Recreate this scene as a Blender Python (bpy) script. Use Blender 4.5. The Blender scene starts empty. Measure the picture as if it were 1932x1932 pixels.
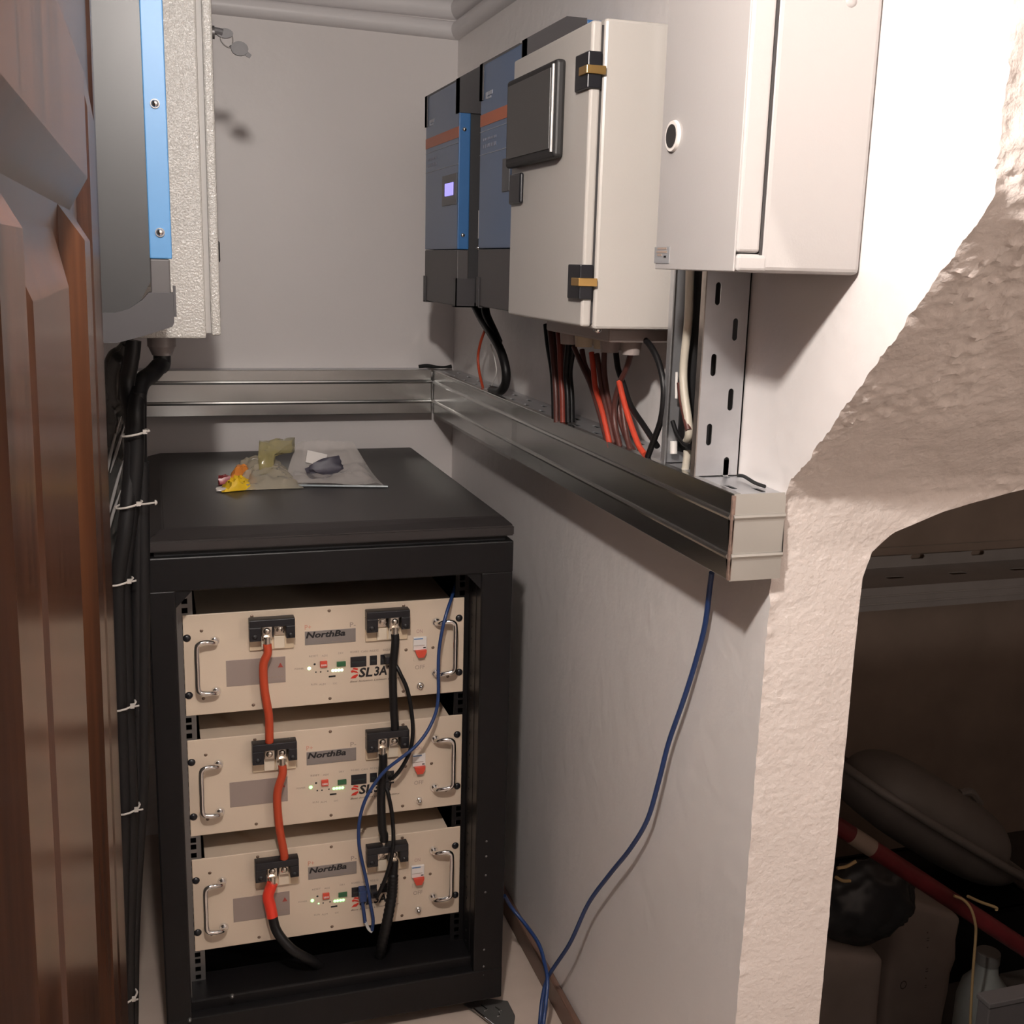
import bpy, bmesh, math, random
from mathutils import Vector, Matrix, noise
random.seed(7)
SC = bpy.context.scene
COL = SC.collection
V = Vector

# ------------------------------------------------------------------ camera
F_PX, YAW, PITCH, ROLL = 2131.98, 0.308361, 0.217068, 0.026799
CAM = V((-0.02671, -1.86391, 1.383552))
_f = V((math.sin(YAW)*math.cos(PITCH), math.cos(YAW)*math.cos(PITCH), -math.sin(PITCH)))
_r = V((math.cos(YAW), -math.sin(YAW), 0))
_u = _r.cross(_f)
RT = _r*math.cos(ROLL) + _u*math.sin(ROLL)
UP = _u*math.cos(ROLL) - _r*math.sin(ROLL)
FW = _f
cd = bpy.data.cameras.new('camera')
cd.sensor_width = 36.0
cd.lens = F_PX/1932*36.0
cd.clip_start = 0.02
cam = bpy.data.objects.new('camera', cd)
m = Matrix((RT, UP, -FW)).transposed().to_4x4()
m.translation = CAM
cam.matrix_world = m
COL.objects.link(cam)
SC.camera = cam

# ------------------------------------------------------------------ world, lamp, exposure
w = bpy.data.worlds.new('world')
SC.world = w
w.use_nodes = True
w.node_tree.nodes['Background'].inputs[0].default_value = (0.9, 0.92, 1.0, 1)
w.node_tree.nodes['Background'].inputs[1].default_value = 0.02
LAMP = V((0.02, -1.33, 1.83))
ld = bpy.data.lights.new('bulb', 'POINT')
ld.energy = 51
ld.color = (1.0, 0.93, 0.872)
ld.shadow_soft_size = 0.03
lo = bpy.data.objects.new('bulb', ld)
lo.location = LAMP
COL.objects.link(lo)
hd = bpy.data.lights.new('added_fill', 'POINT')  # unseen fill lamp added to brighten the plaster under the stairs
hd.energy = 26
hd.color = (1.0, 0.88, 0.79)
hd.shadow_soft_size = 0.06
ho = bpy.data.objects.new('added_fill', hd)
ho.location = (1.7, -2.6, 1.32)
COL.objects.link(ho)
SC.view_settings.view_transform = 'Standard'
SC.view_settings.look = 'None'
SC.view_settings.gamma = 1
SC.view_settings.exposure = 0.0
SC.view_settings.use_curve_mapping = False

# ------------------------------------------------------------------ measuring helper: where a sight line meets a plane of the room
def at(px, py, ax, val):
    d = RT*((px-966)/F_PX) - UP*((py-966)/F_PX) + FW
    return CAM + d*((val-CAM[ax])/d[ax])

# ------------------------------------------------------------------ materials
MATS = {}
def mat(name, col, rough=0.5, metal=0.0, bump=0.0, bscale=60, var=0.0, vscale=8, coat=0.0, spec=0.5, emit=0.0, ecol=None,
        alpha=1.0, trans=0.0, stretch=None, detail=4, sheen_noise=0.0):
    if name in MATS: return MATS[name]
    M = bpy.data.materials.new(name)
    M.use_nodes = True
    nt = M.node_tree
    b = nt.nodes['Principled BSDF']
    b.inputs['Base Color'].default_value = (*col, 1)
    b.inputs['Roughness'].default_value = rough
    b.inputs['Metallic'].default_value = metal
    b.inputs['Specular IOR Level'].default_value = spec
    b.inputs['Coat Weight'].default_value = coat
    b.inputs['Coat Roughness'].default_value = 0.12
    b.inputs['Alpha'].default_value = alpha
    b.inputs['Transmission Weight'].default_value = trans
    if emit:
        b.inputs['Emission Color'].default_value = (*(ecol or col), 1)
        b.inputs['Emission Strength'].default_value = emit
    tc = None
    def coords():
        nonlocal tc
        if tc is None:
            t = nt.nodes.new('ShaderNodeTexCoord')
            mp = nt.nodes.new('ShaderNodeMapping')
            nt.links.new(t.outputs['Object'], mp.inputs['Vector'])
            if stretch: mp.inputs['Scale'].default_value = stretch
            tc = mp
        return tc.outputs['Vector']
    if var or sheen_noise:
        n = nt.nodes.new('ShaderNodeTexNoise')
        n.inputs['Scale'].default_value = vscale
        n.inputs['Detail'].default_value = detail
        nt.links.new(coords(), n.inputs['Vector'])
        if var:
            r = nt.nodes.new('ShaderNodeMapRange')
            r.inputs['From Min'].default_value = 0.3
            r.inputs['From Max'].default_value = 0.7
            r.inputs['To Min'].default_value = 1-var
            r.inputs['To Max'].default_value = 1+var
            nt.links.new(n.outputs['Fac'], r.inputs['Value'])
            mx = nt.nodes.new('ShaderNodeVectorMath')
            mx.operation = 'SCALE'
            mx.inputs[0].default_value = col
            nt.links.new(r.outputs[0], mx.inputs['Scale'])
            nt.links.new(mx.outputs[0], b.inputs['Base Color'])
        if sheen_noise:
            r = nt.nodes.new('ShaderNodeMapRange')
            r.inputs['From Min'].default_value = 0.3
            r.inputs['From Max'].default_value = 0.7
            r.inputs['To Min'].default_value = max(0.02, rough-sheen_noise)
            r.inputs['To Max'].default_value = rough+sheen_noise
            nt.links.new(n.outputs['Fac'], r.inputs['Value'])
            nt.links.new(r.outputs[0], b.inputs['Roughness'])
    if bump:
        n2 = nt.nodes.new('ShaderNodeTexNoise')
        n2.inputs['Scale'].default_value = bscale
        n2.inputs['Detail'].default_value = detail
        nt.links.new(coords(), n2.inputs['Vector'])
        bp = nt.nodes.new('ShaderNodeBump')
        bp.inputs['Strength'].default_value = bump
        bp.inputs['Distance'].default_value = 0.004
        nt.links.new(n2.outputs['Fac'], bp.inputs['Height'])
        nt.links.new(bp.outputs[0], b.inputs['Normal'])
    MATS[name] = M
    return M

WALL = mat('white wall paint', (0.69, 0.648, 0.632), 0.42, bump=0.22, bscale=28, var=0.02, vscale=3)
WALLR = mat('white wall paint right', (0.77, 0.73, 0.71), 0.34, bump=0.42, bscale=30, var=0.02, vscale=3, detail=9)
PLASTER = mat('glossy painted plaster', (0.76, 0.69, 0.645), 0.20, bump=0.45, bscale=140, var=0.04, vscale=7, detail=6)
CORN = mat('white cornice paint', (0.74, 0.71, 0.71), 0.4, bump=0.1, bscale=40)
CEIL = mat('ceiling paint', (0.78, 0.75, 0.74), 0.6, bump=0.1, bscale=40)
FLOOR = mat('beige floor tile', (0.55, 0.45, 0.38), 0.35, var=0.06, vscale=12)
RACKSHADE = mat('brown rack shadow', (0.16, 0.09, 0.065), 0.4, var=0.15, vscale=10)
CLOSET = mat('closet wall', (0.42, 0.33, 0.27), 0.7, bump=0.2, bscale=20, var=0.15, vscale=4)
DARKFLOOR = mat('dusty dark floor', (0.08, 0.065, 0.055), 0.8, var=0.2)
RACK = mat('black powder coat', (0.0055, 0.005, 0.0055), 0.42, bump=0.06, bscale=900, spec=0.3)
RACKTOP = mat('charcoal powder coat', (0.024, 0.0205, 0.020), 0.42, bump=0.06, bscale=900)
RACKIN = mat('rack inside black', (0.008, 0.008, 0.009), 0.6)
ZINC = mat('zinc rail', (0.20, 0.195, 0.19), 0.42, metal=0.8)
GALV = mat('galvanised steel', (0.50, 0.50, 0.485), 0.24, metal=1.0)
GALVD = mat('galvanised steel perforated', (0.58, 0.585, 0.60), 0.40, metal=0.85, var=0.08, vscale=18)
RUST = mat('cut steel edge', (0.22, 0.15, 0.12), 0.6, metal=0.4, var=0.4, vscale=90)
CREAM = mat('cream enamel', (0.65, 0.53, 0.41), 0.38, bump=0.04, bscale=500)
CREAMD = mat('cream plastic', (0.66, 0.52, 0.36), 0.4)
CHROME = mat('chrome', (0.82, 0.81, 0.80), 0.10, metal=1.0)
TIN = mat('tinned copper', (0.72, 0.66, 0.58), 0.26, metal=1.0)
BLACKP = mat('black plastic', (0.010, 0.010, 0.013), 0.35)
BLACKS = mat('black satin', (0.012, 0.011, 0.012), 0.5)
CABLEK = mat('black rubber', (0.007, 0.0065, 0.007), 0.45, spec=0.35)
CABLER = mat('red silicone', (0.46, 0.058, 0.020), 0.45)
SLEEVE = mat('bright red sleeve', (0.72, 0.045, 0.022), 0.4)
CABLEB = mat('blue network cable', (0.016, 0.042, 0.14), 0.4)
CABLEO = mat('orange red cable', (0.52, 0.055, 0.025), 0.45)
CABLEBR = mat('brown cable', (0.085, 0.028, 0.022), 0.45)
CABLEW = mat('cream white cable', (0.50, 0.455, 0.375), 0.45)
WIREW = mat('white wire', (0.75, 0.72, 0.68), 0.35)
PLATE = mat('silver label', (0.27, 0.24, 0.225), 0.36, metal=0.35, var=0.05, vscale=30)
SPEC = mat('grey spec label', (0.33, 0.265, 0.235), 0.45, metal=0.2, bump=0.05, bscale=400)
INK = mat('black ink', (0.012, 0.011, 0.012), 0.5)
INKG = mat('grey ink', (0.32, 0.245, 0.20), 0.6)
INKR = mat('red ink', (0.62, 0.035, 0.02), 0.5)
INKRL = mat('light red ink', (0.62, 0.26, 0.18), 0.5)
INKB = mat('blue print', (0.08, 0.20, 0.42), 0.5)
LED = mat('green led', (0.2, 1.0, 0.25), 0.4, emit=2.6, ecol=(0.32, 1.0, 0.30))
LEDW = mat('white green led', (0.6, 1.0, 0.6), 0.4, emit=2.6, ecol=(0.62, 1.0, 0.55))
REDP = mat('red plastic', (0.62, 0.07, 0.04), 0.4)
GREENP = mat('green connector', (0.03, 0.12, 0.05), 0.4)
WHITEP = mat('white plastic', (0.74, 0.70, 0.66), 0.35)
BLUEC = mat('blue painted steel', (0.024, 0.112, 0.29), 0.45)
BLUESHEEN = mat('blue cover with painted sheen', (0.055, 0.115, 0.235), 0.38, coat=0.25)
CHAR = mat('charcoal cover', (0.062, 0.056, 0.056), 0.45)
GUARD = mat('dark corner guard', (0.040, 0.037, 0.039), 0.45)
BODYK = mat('inverter black body', (0.018, 0.0175, 0.019), 0.5)
BODYKL = mat('inverter grey black body', (0.020, 0.0195, 0.0195), 0.45)
ORANGE = mat('orange stripe', (0.50, 0.14, 0.065), 0.45)
PRINTW = mat('white print', (0.42, 0.44, 0.50), 0.5)
LCD = mat('lilac backlit display', (0.4, 0.36, 1.0), 0.4, emit=0.95, ecol=(0.38, 0.33, 1.0))
BOXG = mat('light grey enclosure', (0.46, 0.432, 0.40), 0.32, bump=0.04, bscale=420)
BOXW = mat('white enclosure', (0.39, 0.37, 0.36), 0.34, bump=0.03, bscale=420)
BOXH = mat('hammered grey enclosure', (0.43, 0.41, 0.38), 0.20, bump=0.42, bscale=300, detail=2)
GASKET = mat('dark gasket', (0.03, 0.028, 0.028), 0.6)
BRASS = mat('brass hinge', (0.72, 0.45, 0.16), 0.3, metal=0.9)
SCREEN = mat('dark screen glass', (0.055, 0.052, 0.050), 0.35)
FRAMEK = mat('black display frame', (0.016, 0.015, 0.015), 0.5)
STICK = mat('silver sticker', (0.36, 0.36, 0.37), 0.4, metal=0.3)
GLAND = mat('grey translucent gland plate', (0.34, 0.29, 0.27), 0.4)
GLANDC = mat('cream gland', (0.52, 0.44, 0.32), 0.4)
FOAM = mat('black foam', (0.01, 0.01, 0.01), 0.9)
REDPOLE = mat('worn red paint', (0.13, 0.012, 0.014), 0.5, var=0.3, vscale=14)
TUBP = mat('grey plastic tub', (0.26, 0.23, 0.21), 0.5, var=0.1)
CARD = mat('pale sack paper', (0.34, 0.275, 0.24), 0.7, var=0.08, vscale=9)
DARKBAG = mat('dark bin bag', (0.035, 0.034, 0.035), 0.4, bump=0.5, bscale=18)
JAR = mat('grey plastic bottle', (0.28, 0.29, 0.27), 0.35)
STRAW = mat('straw', (0.50, 0.34, 0.16), 0.7)
YELLOW = mat('yellow plastic', (0.78, 0.50, 0.02), 0.25, coat=0.3)
ORANGEP = mat('orange plastic', (0.72, 0.25, 0.05), 0.3)
BLOB = mat('dark blue grey insert', (0.06, 0.055, 0.075), 0.5)

def film_mat(name, col, alpha, rough):
    M = mat(name, col, rough, alpha=alpha, coat=0.6, bump=0.12, bscale=18, detail=2)
    return M
BAGF = film_mat('clear bag film', (0.66, 0.61, 0.58), 0.46, 0.2)
FILM = film_mat('clear protective film', (0.80, 0.78, 0.75), 0.16, 0.12)
BLACKFILM = mat('glossy black film', (0.035, 0.035, 0.033), 0.20, coat=0.9, bump=0.5, bscale=30, stretch=(1, 1, 0.3))

def wood_mat():
    M = bpy.data.materials.new('varnished brown wood')
    M.use_nodes = True
    nt = M.node_tree
    b = nt.nodes['Principled BSDF']
    t = nt.nodes.new('ShaderNodeTexCoord')
    mp = nt.nodes.new('ShaderNodeMapping')
    mp.inputs['Scale'].default_value = (1, 26, 0.8)
    nt.links.new(t.outputs['Object'], mp.inputs['Vector'])
    n = nt.nodes.new('ShaderNodeTexNoise')
    n.inputs['Scale'].default_value = 3.0
    n.inputs['Detail'].default_value = 7
    nt.links.new(mp.outputs[0], n.inputs['Vector'])
    cr = nt.nodes.new('ShaderNodeValToRGB')
    cr.color_ramp.elements[0].position = 0.3
    cr.color_ramp.elements[0].color = (0.016, 0.006, 0.0032, 1)
    cr.color_ramp.elements[1].position = 0.72
    cr.color_ramp.elements[1].color = (0.066, 0.024, 0.010, 1)
    nt.links.new(n.outputs['Fac'], cr.inputs[0])
    nt.links.new(cr.outputs[0], b.inputs['Base Color'])
    b.inputs['Roughness'].default_value = 0.24
    b.inputs['Coat Weight'].default_value = 0.0
    b.inputs['Specular IOR Level'].default_value = 0.13
    b.inputs['Coat Roughness'].default_value = 0.14
    bp = nt.nodes.new('ShaderNodeBump')
    bp.inputs['Strength'].default_value = 0.08
    bp.inputs['Distance'].default_value = 0.002
    nt.links.new(n.outputs['Fac'], bp.inputs['Height'])
    nt.links.new(bp.outputs[0], b.inputs['Normal'])
    return M
WOOD = wood_mat()

# ------------------------------------------------------------------ object helpers
def new_bm(): return bmesh.new()

def thing(name, label, cat, loc, group=None):
    o = bpy.data.objects.new(name, None)
    o.empty_display_size = 0.05
    COL.objects.link(o)
    o.location = loc
    o['label'] = label
    o['category'] = cat
    if group: o['group'] = group
    return o

def root_loc(p):
    while p.parent is not None: p = p.parent
    return p.location

def obj(name, bm, m, parent=None, smooth=False, kind=None, label=None, angle=None):
    """one mesh object; geometry is given in room coordinates, moved to its thing's base"""
    if parent is not None:
        L = root_loc(parent)
    else:
        bb = [v.co for v in bm.verts]
        L = V(((min(c.x for c in bb)+max(c.x for c in bb))/2, (min(c.y for c in bb)+max(c.y for c in bb))/2, min(c.z for c in bb)))
    bmesh.ops.translate(bm, verts=bm.verts[:], vec=-L)
    bmesh.ops.recalc_face_normals(bm, faces=bm.faces[:])
    me = bpy.data.meshes.new(name)
    bm.to_mesh(me)
    bm.free()
    ms = m if isinstance(m, (list, tuple)) else [m]
    for q in ms: me.materials.append(q)
    if smooth:
        for p in me.polygons: p.use_smooth = True
        if angle is None: angle = 0.7
        try: me.set_sharp_from_angle(angle=angle)
        except Exception: pass
    o = bpy.data.objects.new(name, me)
    COL.objects.link(o)
    if parent is not None: o.parent = parent
    else: o.location = L
    if kind: o['kind'] = kind
    if label: o['label'] = label
    return o

def tag(o, label, cat, group=None):
    o['label'] = label
    o['category'] = cat
    if group: o['group'] = group
    return o

def struct(name, bm, m, smooth=False, parent=None):
    o = obj(name, bm, m, parent, smooth)
    if parent is None: o['kind'] = 'structure'
    return o

def dup(root, loc, label=None):
    r = root.copy(); COL.objects.link(r); r.location = loc
    if label: r['label'] = label
    for ch in list(root.children):
        c = ch.copy(); COL.objects.link(c); c.parent = r
        for g in list(ch.children):
            d = g.copy(); COL.objects.link(d); d.parent = c
    return r

def add_box(bm, x0, x1, y0, y1, z0, z1, bev=0.0, seg=2):
    vs = [bm.verts.new((x, y, z)) for x in (x0, x1) for y in (y0, y1) for z in (z0, z1)]
    fs = [(0, 1, 3, 2), (4, 6, 7, 5), (0, 4, 5, 1), (2, 3, 7, 6), (0, 2, 6, 4), (1, 5, 7, 3)]
    faces = [bm.faces.new([vs[i] for i in f]) for f in fs]
    if bev > 0:
        es = list({e for f in faces for e in f.edges})
        bmesh.ops.bevel(bm, geom=es, offset=bev, segments=seg, profile=0.5, affect='EDGES')
    return bm

def box(x0, x1, y0, y1, z0, z1, bev=0.0, seg=2):
    return add_box(new_bm(), min(x0, x1), max(x0, x1), min(y0, y1), max(y0, y1), min(z0, z1), max(z0, z1), bev, seg)

def add_cyl(bm, p0, p1, r0, r1=None, seg=16, cap=True):
    p0, p1 = V(p0), V(p1)
    r1 = r0 if r1 is None else r1
    d = (p1-p0).normalized()
    a = d.orthogonal().normalized(); b = d.cross(a)
    A, B = [], []
    for i in range(seg):
        t = 2*math.pi*i/seg
        o = a*math.cos(t)+b*math.sin(t)
        A.append(bm.verts.new(p0+o*r0)); B.append(bm.verts.new(p1+o*r1))
    for i in range(seg):
        j = (i+1) % seg
        bm.faces.new((A[i], A[j], B[j], B[i]))
    if cap:
        bm.faces.new(A[::-1]); bm.faces.new(B)
    return bm

def add_dome(bm, c, n, r, h, seg=14, rings=4):
    """low dome (screw head, rubber plug) of radius r and height h standing on c along n"""
    c, n = V(c), V(n).normalized()
    a = n.orthogonal().normalized(); b = n.cross(a)
    rows = []
    for k in range(rings+1):
        t = k/rings*math.pi/2
        rows.append([bm.verts.new(c+n*(h*math.sin(t))+(a*math.cos(2*math.pi*i/seg)+b*math.sin(2*math.pi*i/seg))*max(1e-5, r*math.cos(t))) for i in range(seg)])
    for k in range(rings):
        for i in range(seg):
            j = (i+1) % seg
            bm.faces.new((rows[k][i], rows[k][j], rows[k+1][j], rows[k+1][i]))
    bm.faces.new(rows[0][::-1])
    return bm

def catmull(P, n=8):
    P = [V(p) for p in P]
    if len(P) < 3: return P
    Q = [P[0]*2-P[1]]+P+[P[-1]*2-P[-2]]
    out = []
    for i in range(1, len(Q)-2):
        for k in range(n):
            t = k/n
            a, b, c, d = Q[i-1], Q[i], Q[i+1], Q[i+2]
            out.append(0.5*((2*b)+(c-a)*t+(2*a-5*b+4*c-d)*t*t+(3*b-a-3*c+d)*t*t*t))
    out.append(P[-1])
    return out

def add_tube(bm, pts, r, seg=10, smooth=8, cap=True, rfun=None):
    P = catmull(pts, smooth) if smooth else [V(p) for p in pts]
    n = len(P)
    T = [(P[min(i+1, n-1)]-P[max(i-1, 0)]).normalized() for i in range(n)]
    a = T[0].orthogonal().normalized()
    rings = []
    for i in range(n):
        a = (a-T[i]*a.dot(T[i]))
        if a.length < 1e-6: a = T[i].orthogonal()
        a.normalize()
        b = T[i].cross(a)
        rr = r if rfun is None else r*rfun(i/(n-1))
        rings.append([bm.verts.new(P[i]+(a*math.cos(2*math.pi*k/seg)+b*math.sin(2*math.pi*k/seg))*rr) for k in range(seg)])
    for i in range(n-1):
        for k in range(seg):
            j = (k+1) % seg
            bm.faces.new((rings[i][k], rings[i][j], rings[i+1][j], rings[i+1][k]))
    if cap:
        bm.faces.new(rings[0][::-1]); bm.faces.new(rings[-1])
    return bm

def add_prism(bm, poly, axis, a, b):
    """poly: points in the two other axes (cyclic order x,y,z without axis), extruded along axis from a to b"""
    def mk(p, t):
        if axis == 0: return (t, p[0], p[1])
        if axis == 1: return (p[0], t, p[1])
        return (p[0], p[1], t)
    A = [bm.verts.new(mk(p, a)) for p in poly]
    B = [bm.verts.new(mk(p, b)) for p in poly]
    n = len(poly)
    f1 = bm.faces.new(A[::-1]); f2 = bm.faces.new(B)
    for i in range(n):
        j = (i+1) % n
        bm.faces.new((A[i], A[j], B[j], B[i]))
    if n > 4: bmesh.ops.triangulate(bm, faces=[f1, f2])
    return bm

def slot_pts(cx, cy, lx, ly, seg=6):
    """rounded slot outline; long side along the larger of lx, ly"""
    out = []
    if lx >= ly:
        r = ly/2; h = lx/2-r
        for s, st in ((1, -90), (-1, 90)):
            for k in range(seg+1):
                t = math.radians(st+180*k/seg)
                out.append((cx+s*h+r*math.cos(t), cy+r*math.sin(t)))
    else:
        r = lx/2; h = ly/2-r
        for s, st in ((1, 0), (-1, 180)):
            for k in range(seg+1):
                t = math.radians(st+180*k/seg)
                out.append((cx+r*math.cos(t), cy+s*h+r*math.sin(t)))
    return out

def slotted(bm, u0, u1, v0, v1, slots, axis, a, b):
    """plate with real holes: rectangle (u,v) with slot outlines cut out, thickness a..b along axis"""
    loops = [[(u0, v0), (u1, v0), (u1, v1), (u0, v1)]]+slots
    def mk(p, t):
        if axis == 0: return (t, p[0], p[1])
        if axis == 1: return (p[0], t, p[1])
        return (p[0], p[1], t)
    rings = []
    for t in (a, b):
        edges, side = [], []
        for lp in loops:
            vs = [bm.verts.new(mk(p, t)) for p in lp]
            side.append(vs)
            for i in range(len(vs)): edges.append(bm.edges.new((vs[i], vs[(i+1) % len(vs)])))
        bmesh.ops.triangle_fill(bm, use_beauty=True, use_dissolve=False, edges=edges)
        rings.append(side)
    for A, B in zip(*rings):
        for i in range(len(A)):
            j = (i+1) % len(A)
            try: bm.faces.new((A[i], A[j], B[j], B[i]))
            except ValueError: pass
    return bm

FONTS = {}
def text(body, width, pos, m, parent, height=None, shear=0.0, bold=0.0, name='lettering', rot=(math.pi/2, 0, 0), spacing=1.0, tilt=0.0):
    """flat lettering whose left bottom corner is pos, scaled to the given width (and height)"""
    c = bpy.data.curves.new(name, 'FONT')
    c.body = body
    c.size = 1.0
    c.shear = shear
    c.offset = bold
    c.space_character = spacing
    c.extrude = 0.0
    c.resolution_u = 2
    t = bpy.data.objects.new(name, c)
    COL.objects.link(t)
    dg = bpy.context.evaluated_depsgraph_get()
    me = bpy.data.meshes.new_from_object(t.evaluated_get(dg))
    bpy.data.objects.remove(t)
    bpy.data.curves.remove(c)
    xs = [v.co.x for v in me.vertices]; ys = [v.co.y for v in me.vertices]
    x0, x1, y0, y1 = min(xs), max(xs), min(ys), max(ys)
    sx = width/(x1-x0); sy = sx if height is None else height/(y1-y0)
    R = Matrix.Rotation(rot[2], 3, 'Z') @ Matrix.Rotation(rot[1], 3, 'Y') @ Matrix.Rotation(rot[0], 3, 'X') @ Matrix.Rotation(tilt, 3, 'Z')
    L = root_loc(parent)
    for v in me.vertices:
        v.co = R @ V(((v.co.x-x0)*sx, (v.co.y-y0)*sy, 0)) + V(pos) - L
    me.materials.clear()
    me.materials.append(m)
    o = bpy.data.objects.new(name, me)
    COL.objects.link(o)
    o.parent = parent
    return o

def cable(name, pts, r, m, label, cat='cable', group=None, seg=10, smooth=8, rfun=None):
    bm = new_bm()
    P = [V(p) for p in pts]
    base = V((sum(p.x for p in P)/len(P), sum(p.y for p in P)/len(P), min(p.z for p in P)))
    o = obj(name, add_tube(bm, P, r, seg, smooth, rfun=rfun), m, None, True, angle=1.2)
    return tag(o, label, cat, group)

def fbm(p, s, o=4):
    return noise.fractal(V(p)*s, 0.6, 2.1, o, noise_basis='PERLIN_ORIGINAL')

# ================================================================== SETTING
WX, YB, ZC = 0.66, 0.79, 1.955          # right wall plane, back wall plane, ceiling
XL = -0.27                               # left wall plane
XJ = 0.786                               # back of the right wall (jamb thickness)
struct('floor', box(-0.4, 0.70, -3.3, 0.9, -0.06, 0.0), FLOOR)
struct('floor', box(0.70, 3.2, -3.3, -0.80, -0.06, 0.0), FLOOR)
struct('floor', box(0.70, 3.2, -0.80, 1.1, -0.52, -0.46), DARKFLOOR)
struct('ceiling', box(-0.4, WX+0.1, -3.3, 0.9, ZC, ZC+0.06), CEIL)
struct('wall_back', box(-0.4, 0.786, YB, YB+0.1, 0, ZC), WALL)
struct('wall_left', box(XL-0.1, XL, -3.3, YB, 0, ZC), WALL)
struct('wall_front', box(XL, 2.6, -3.4, -3.3, -0.5, 2.2), WALL)

# right wall with the opening below the stairs: profile of the opening in (Y, z)
key = [(-0.725, 0.0), (-0.725, 0.985), (-0.728, 1.06), (-0.738, 1.125), (-0.752, 1.147), (-1.022, 1.432), (-1.034, 1.452), (-1.035, 1.50), (-1.028, 1.70), (-1.020, 2.10)]
prof = []
for (a, b) in zip(key[:-1], key[1:]):
    a, b = V((0, *a)), V((0, *b))
    n = max(1, int((b-a).length/0.004))
    for k in range(n): prof.append(a.lerp(b, k/n))
prof.append(V((0, *key[-1])))
NP = len(prof)
nrm = []
for i in range(NP):
    t = prof[min(i+3, NP-1)]-prof[max(i-3, 0)]
    nrm.append(V((0, -t.z, t.y)).normalized()*1.0)      # into the open space
    if nrm[-1].y > 0 : nrm[-1] = -nrm[-1]
def jag(i):
    z = prof[i].z
    k = 1.0 if z > 0.95 else 0.55
    return k*(0.0035*fbm((0.3, prof[i].y, z), 30, 3)+0.0022*fbm((1.7, prof[i].y, z), 90, 3))
edge = [prof[i]+nrm[i]*jag(i) for i in range(NP)]
bm = new_bm()
ra, rb, rc_, rd = [], [], [], []
for p, p2, n2 in zip(edge, prof, nrm):
    ra.append(bm.verts.new((WX, p.y, p.z))); rb.append(bm.verts.new((WX, YB, p.z)))
    rc_.append(bm.verts.new((XJ-0.004, p2.y-n2.y*0.16, p2.z-n2.z*0.16))); rd.append(bm.verts.new((XJ-0.004, YB, p.z)))
for i in range(NP-1):
    bm.faces.new((ra[i], ra[i+1], rb[i+1], rb[i])); bm.faces.new((rc_[i], rd[i], rd[i+1], rc_[i+1]))
    bm.faces.new((ra[i], rc_[i], rc_[i+1], ra[i+1])); bm.faces.new((rb[i], rb[i+1], rd[i+1], rd[i]))
bm.faces.new((ra[0], rb[0], rd[0], rc_[0])); bm.faces.new((ra[-1], rc_[-1], rd[-1], rb[-1]))
wr = struct('wall_right', bm, WALLR)
# the thickness of that wall and the underside of the stairs: one skin of rough plaster
def xr(p):
    z = p.z
    if z < 1.02: return XJ
    for (z0, x0), (z1, x1) in zip([(1.02, XJ), (1.052, 0.795), (1.075, 0.82), (1.10, 0.885), (1.13, 1.02), (1.147, 1.30), (1.17, 2.4)],
                                  [(1.052, 0.795), (1.075, 0.82), (1.10, 0.885), (1.13, 1.02), (1.147, 1.30), (1.17, 2.4), (9, 2.4)]):
        if z <= z1: return x0+(x1-x0)*(z-z0)/(z1-z0)
    return 2.4
cols = [WX+0.004*k for k in range(100)]+[1.08, 1.15, 1.25, 1.4, 1.6, 1.9, 2.4]
bm = new_bm()
rows = []
for i in range(NP):
    p, n = prof[i], nrm[i]
    X1 = xr(p)
    slope = min(1.0, max(0.0, (p.z-1.05)/0.10))
    slope = slope*slope*(3-2*slope)
    row = []
    for c in cols:
        x = min(c, X1)
        q = V((x, p.y, p.z))
        s = prof[i].z*1.35 if slope else p.z
        e = min(1.0, (x-WX)/0.012)
        if slope > 0:
            # lumps thrown on in a diagonal band, trowel ridges above and below
            lump = fbm((q.x*1.1, q.y*1.3, q.z*1.3), 75, 4)
            lump2 = fbm((q.x+5, q.y*1.2, q.z*1.2), 150, 3)
            zone = min(1.0, max(0.12, 0.45+1.5*fbm((q.x*0.8+q.z*0.5, q.y*0.5, q.z), 6.5, 2)+0.5*math.exp(-((p.z-1.22-0.25*(q.x-WX))/0.05)**2)))
            rid = max(0.0, 1-abs(fbm((q.x*1.0, q.y*1.2+3, q.z*1.2), 24, 4))*9.0)*zone
            h = slope*(0.0046*zone*max(-0.25, lump)+0.0026*zone*max(-0.2, lump2)+0.0012*rid+0.0030*fbm(q, 12, 3))
        else: h = 0.0
        low = 1-slope
        h += low*(0.0010*fbm(q, 9, 3)+0.00022*fbm((q.x*9, 0, q.z), 26, 3)+0.0006*max(0.0, fbm(q, 85, 3)-0.22)*2)
        h += low*0.0012*max(0.0, 1-abs(fbm((q.x*1.0, 2, q.z*1.6), 34, 3))*12)*math.exp(-((p.z-0.875)/0.03)**2)
        base = edge[i]
        q = V((x, base.y*(1-e)+p.y*e, base.z*(1-e)+p.z*e))+n*(h*e)
        row.append(bm.verts.new(q))
    rows.append(row)
pts_ = [[v.co.copy() for v in r_] for r_ in rows]
bm.free()
bm = new_bm()
G = [[bm.verts.new(p) for p in r_] for r_ in pts_]
for i in range(NP-1):
    for j in range(len(cols)-1):
        q = (G[i][j], G[i][j+1], G[i+1][j+1], G[i+1][j])
        if (q[0].co-q[1].co).length < 1e-6 and (q[2].co-q[3].co).length < 1e-6: continue
        bm.faces.new(q)
lip = {i: bm.verts.new(pts_[i][-1]-nrm[i]*0.03) for i in range(NP) if 0.95 < prof[i].z < 1.25}   # thickness along the free lower edge
for i in list(lip)[:-1]:
    bm.faces.new((G[i][-1], G[i+1][-1], lip[i+1], lip[i]))
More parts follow.
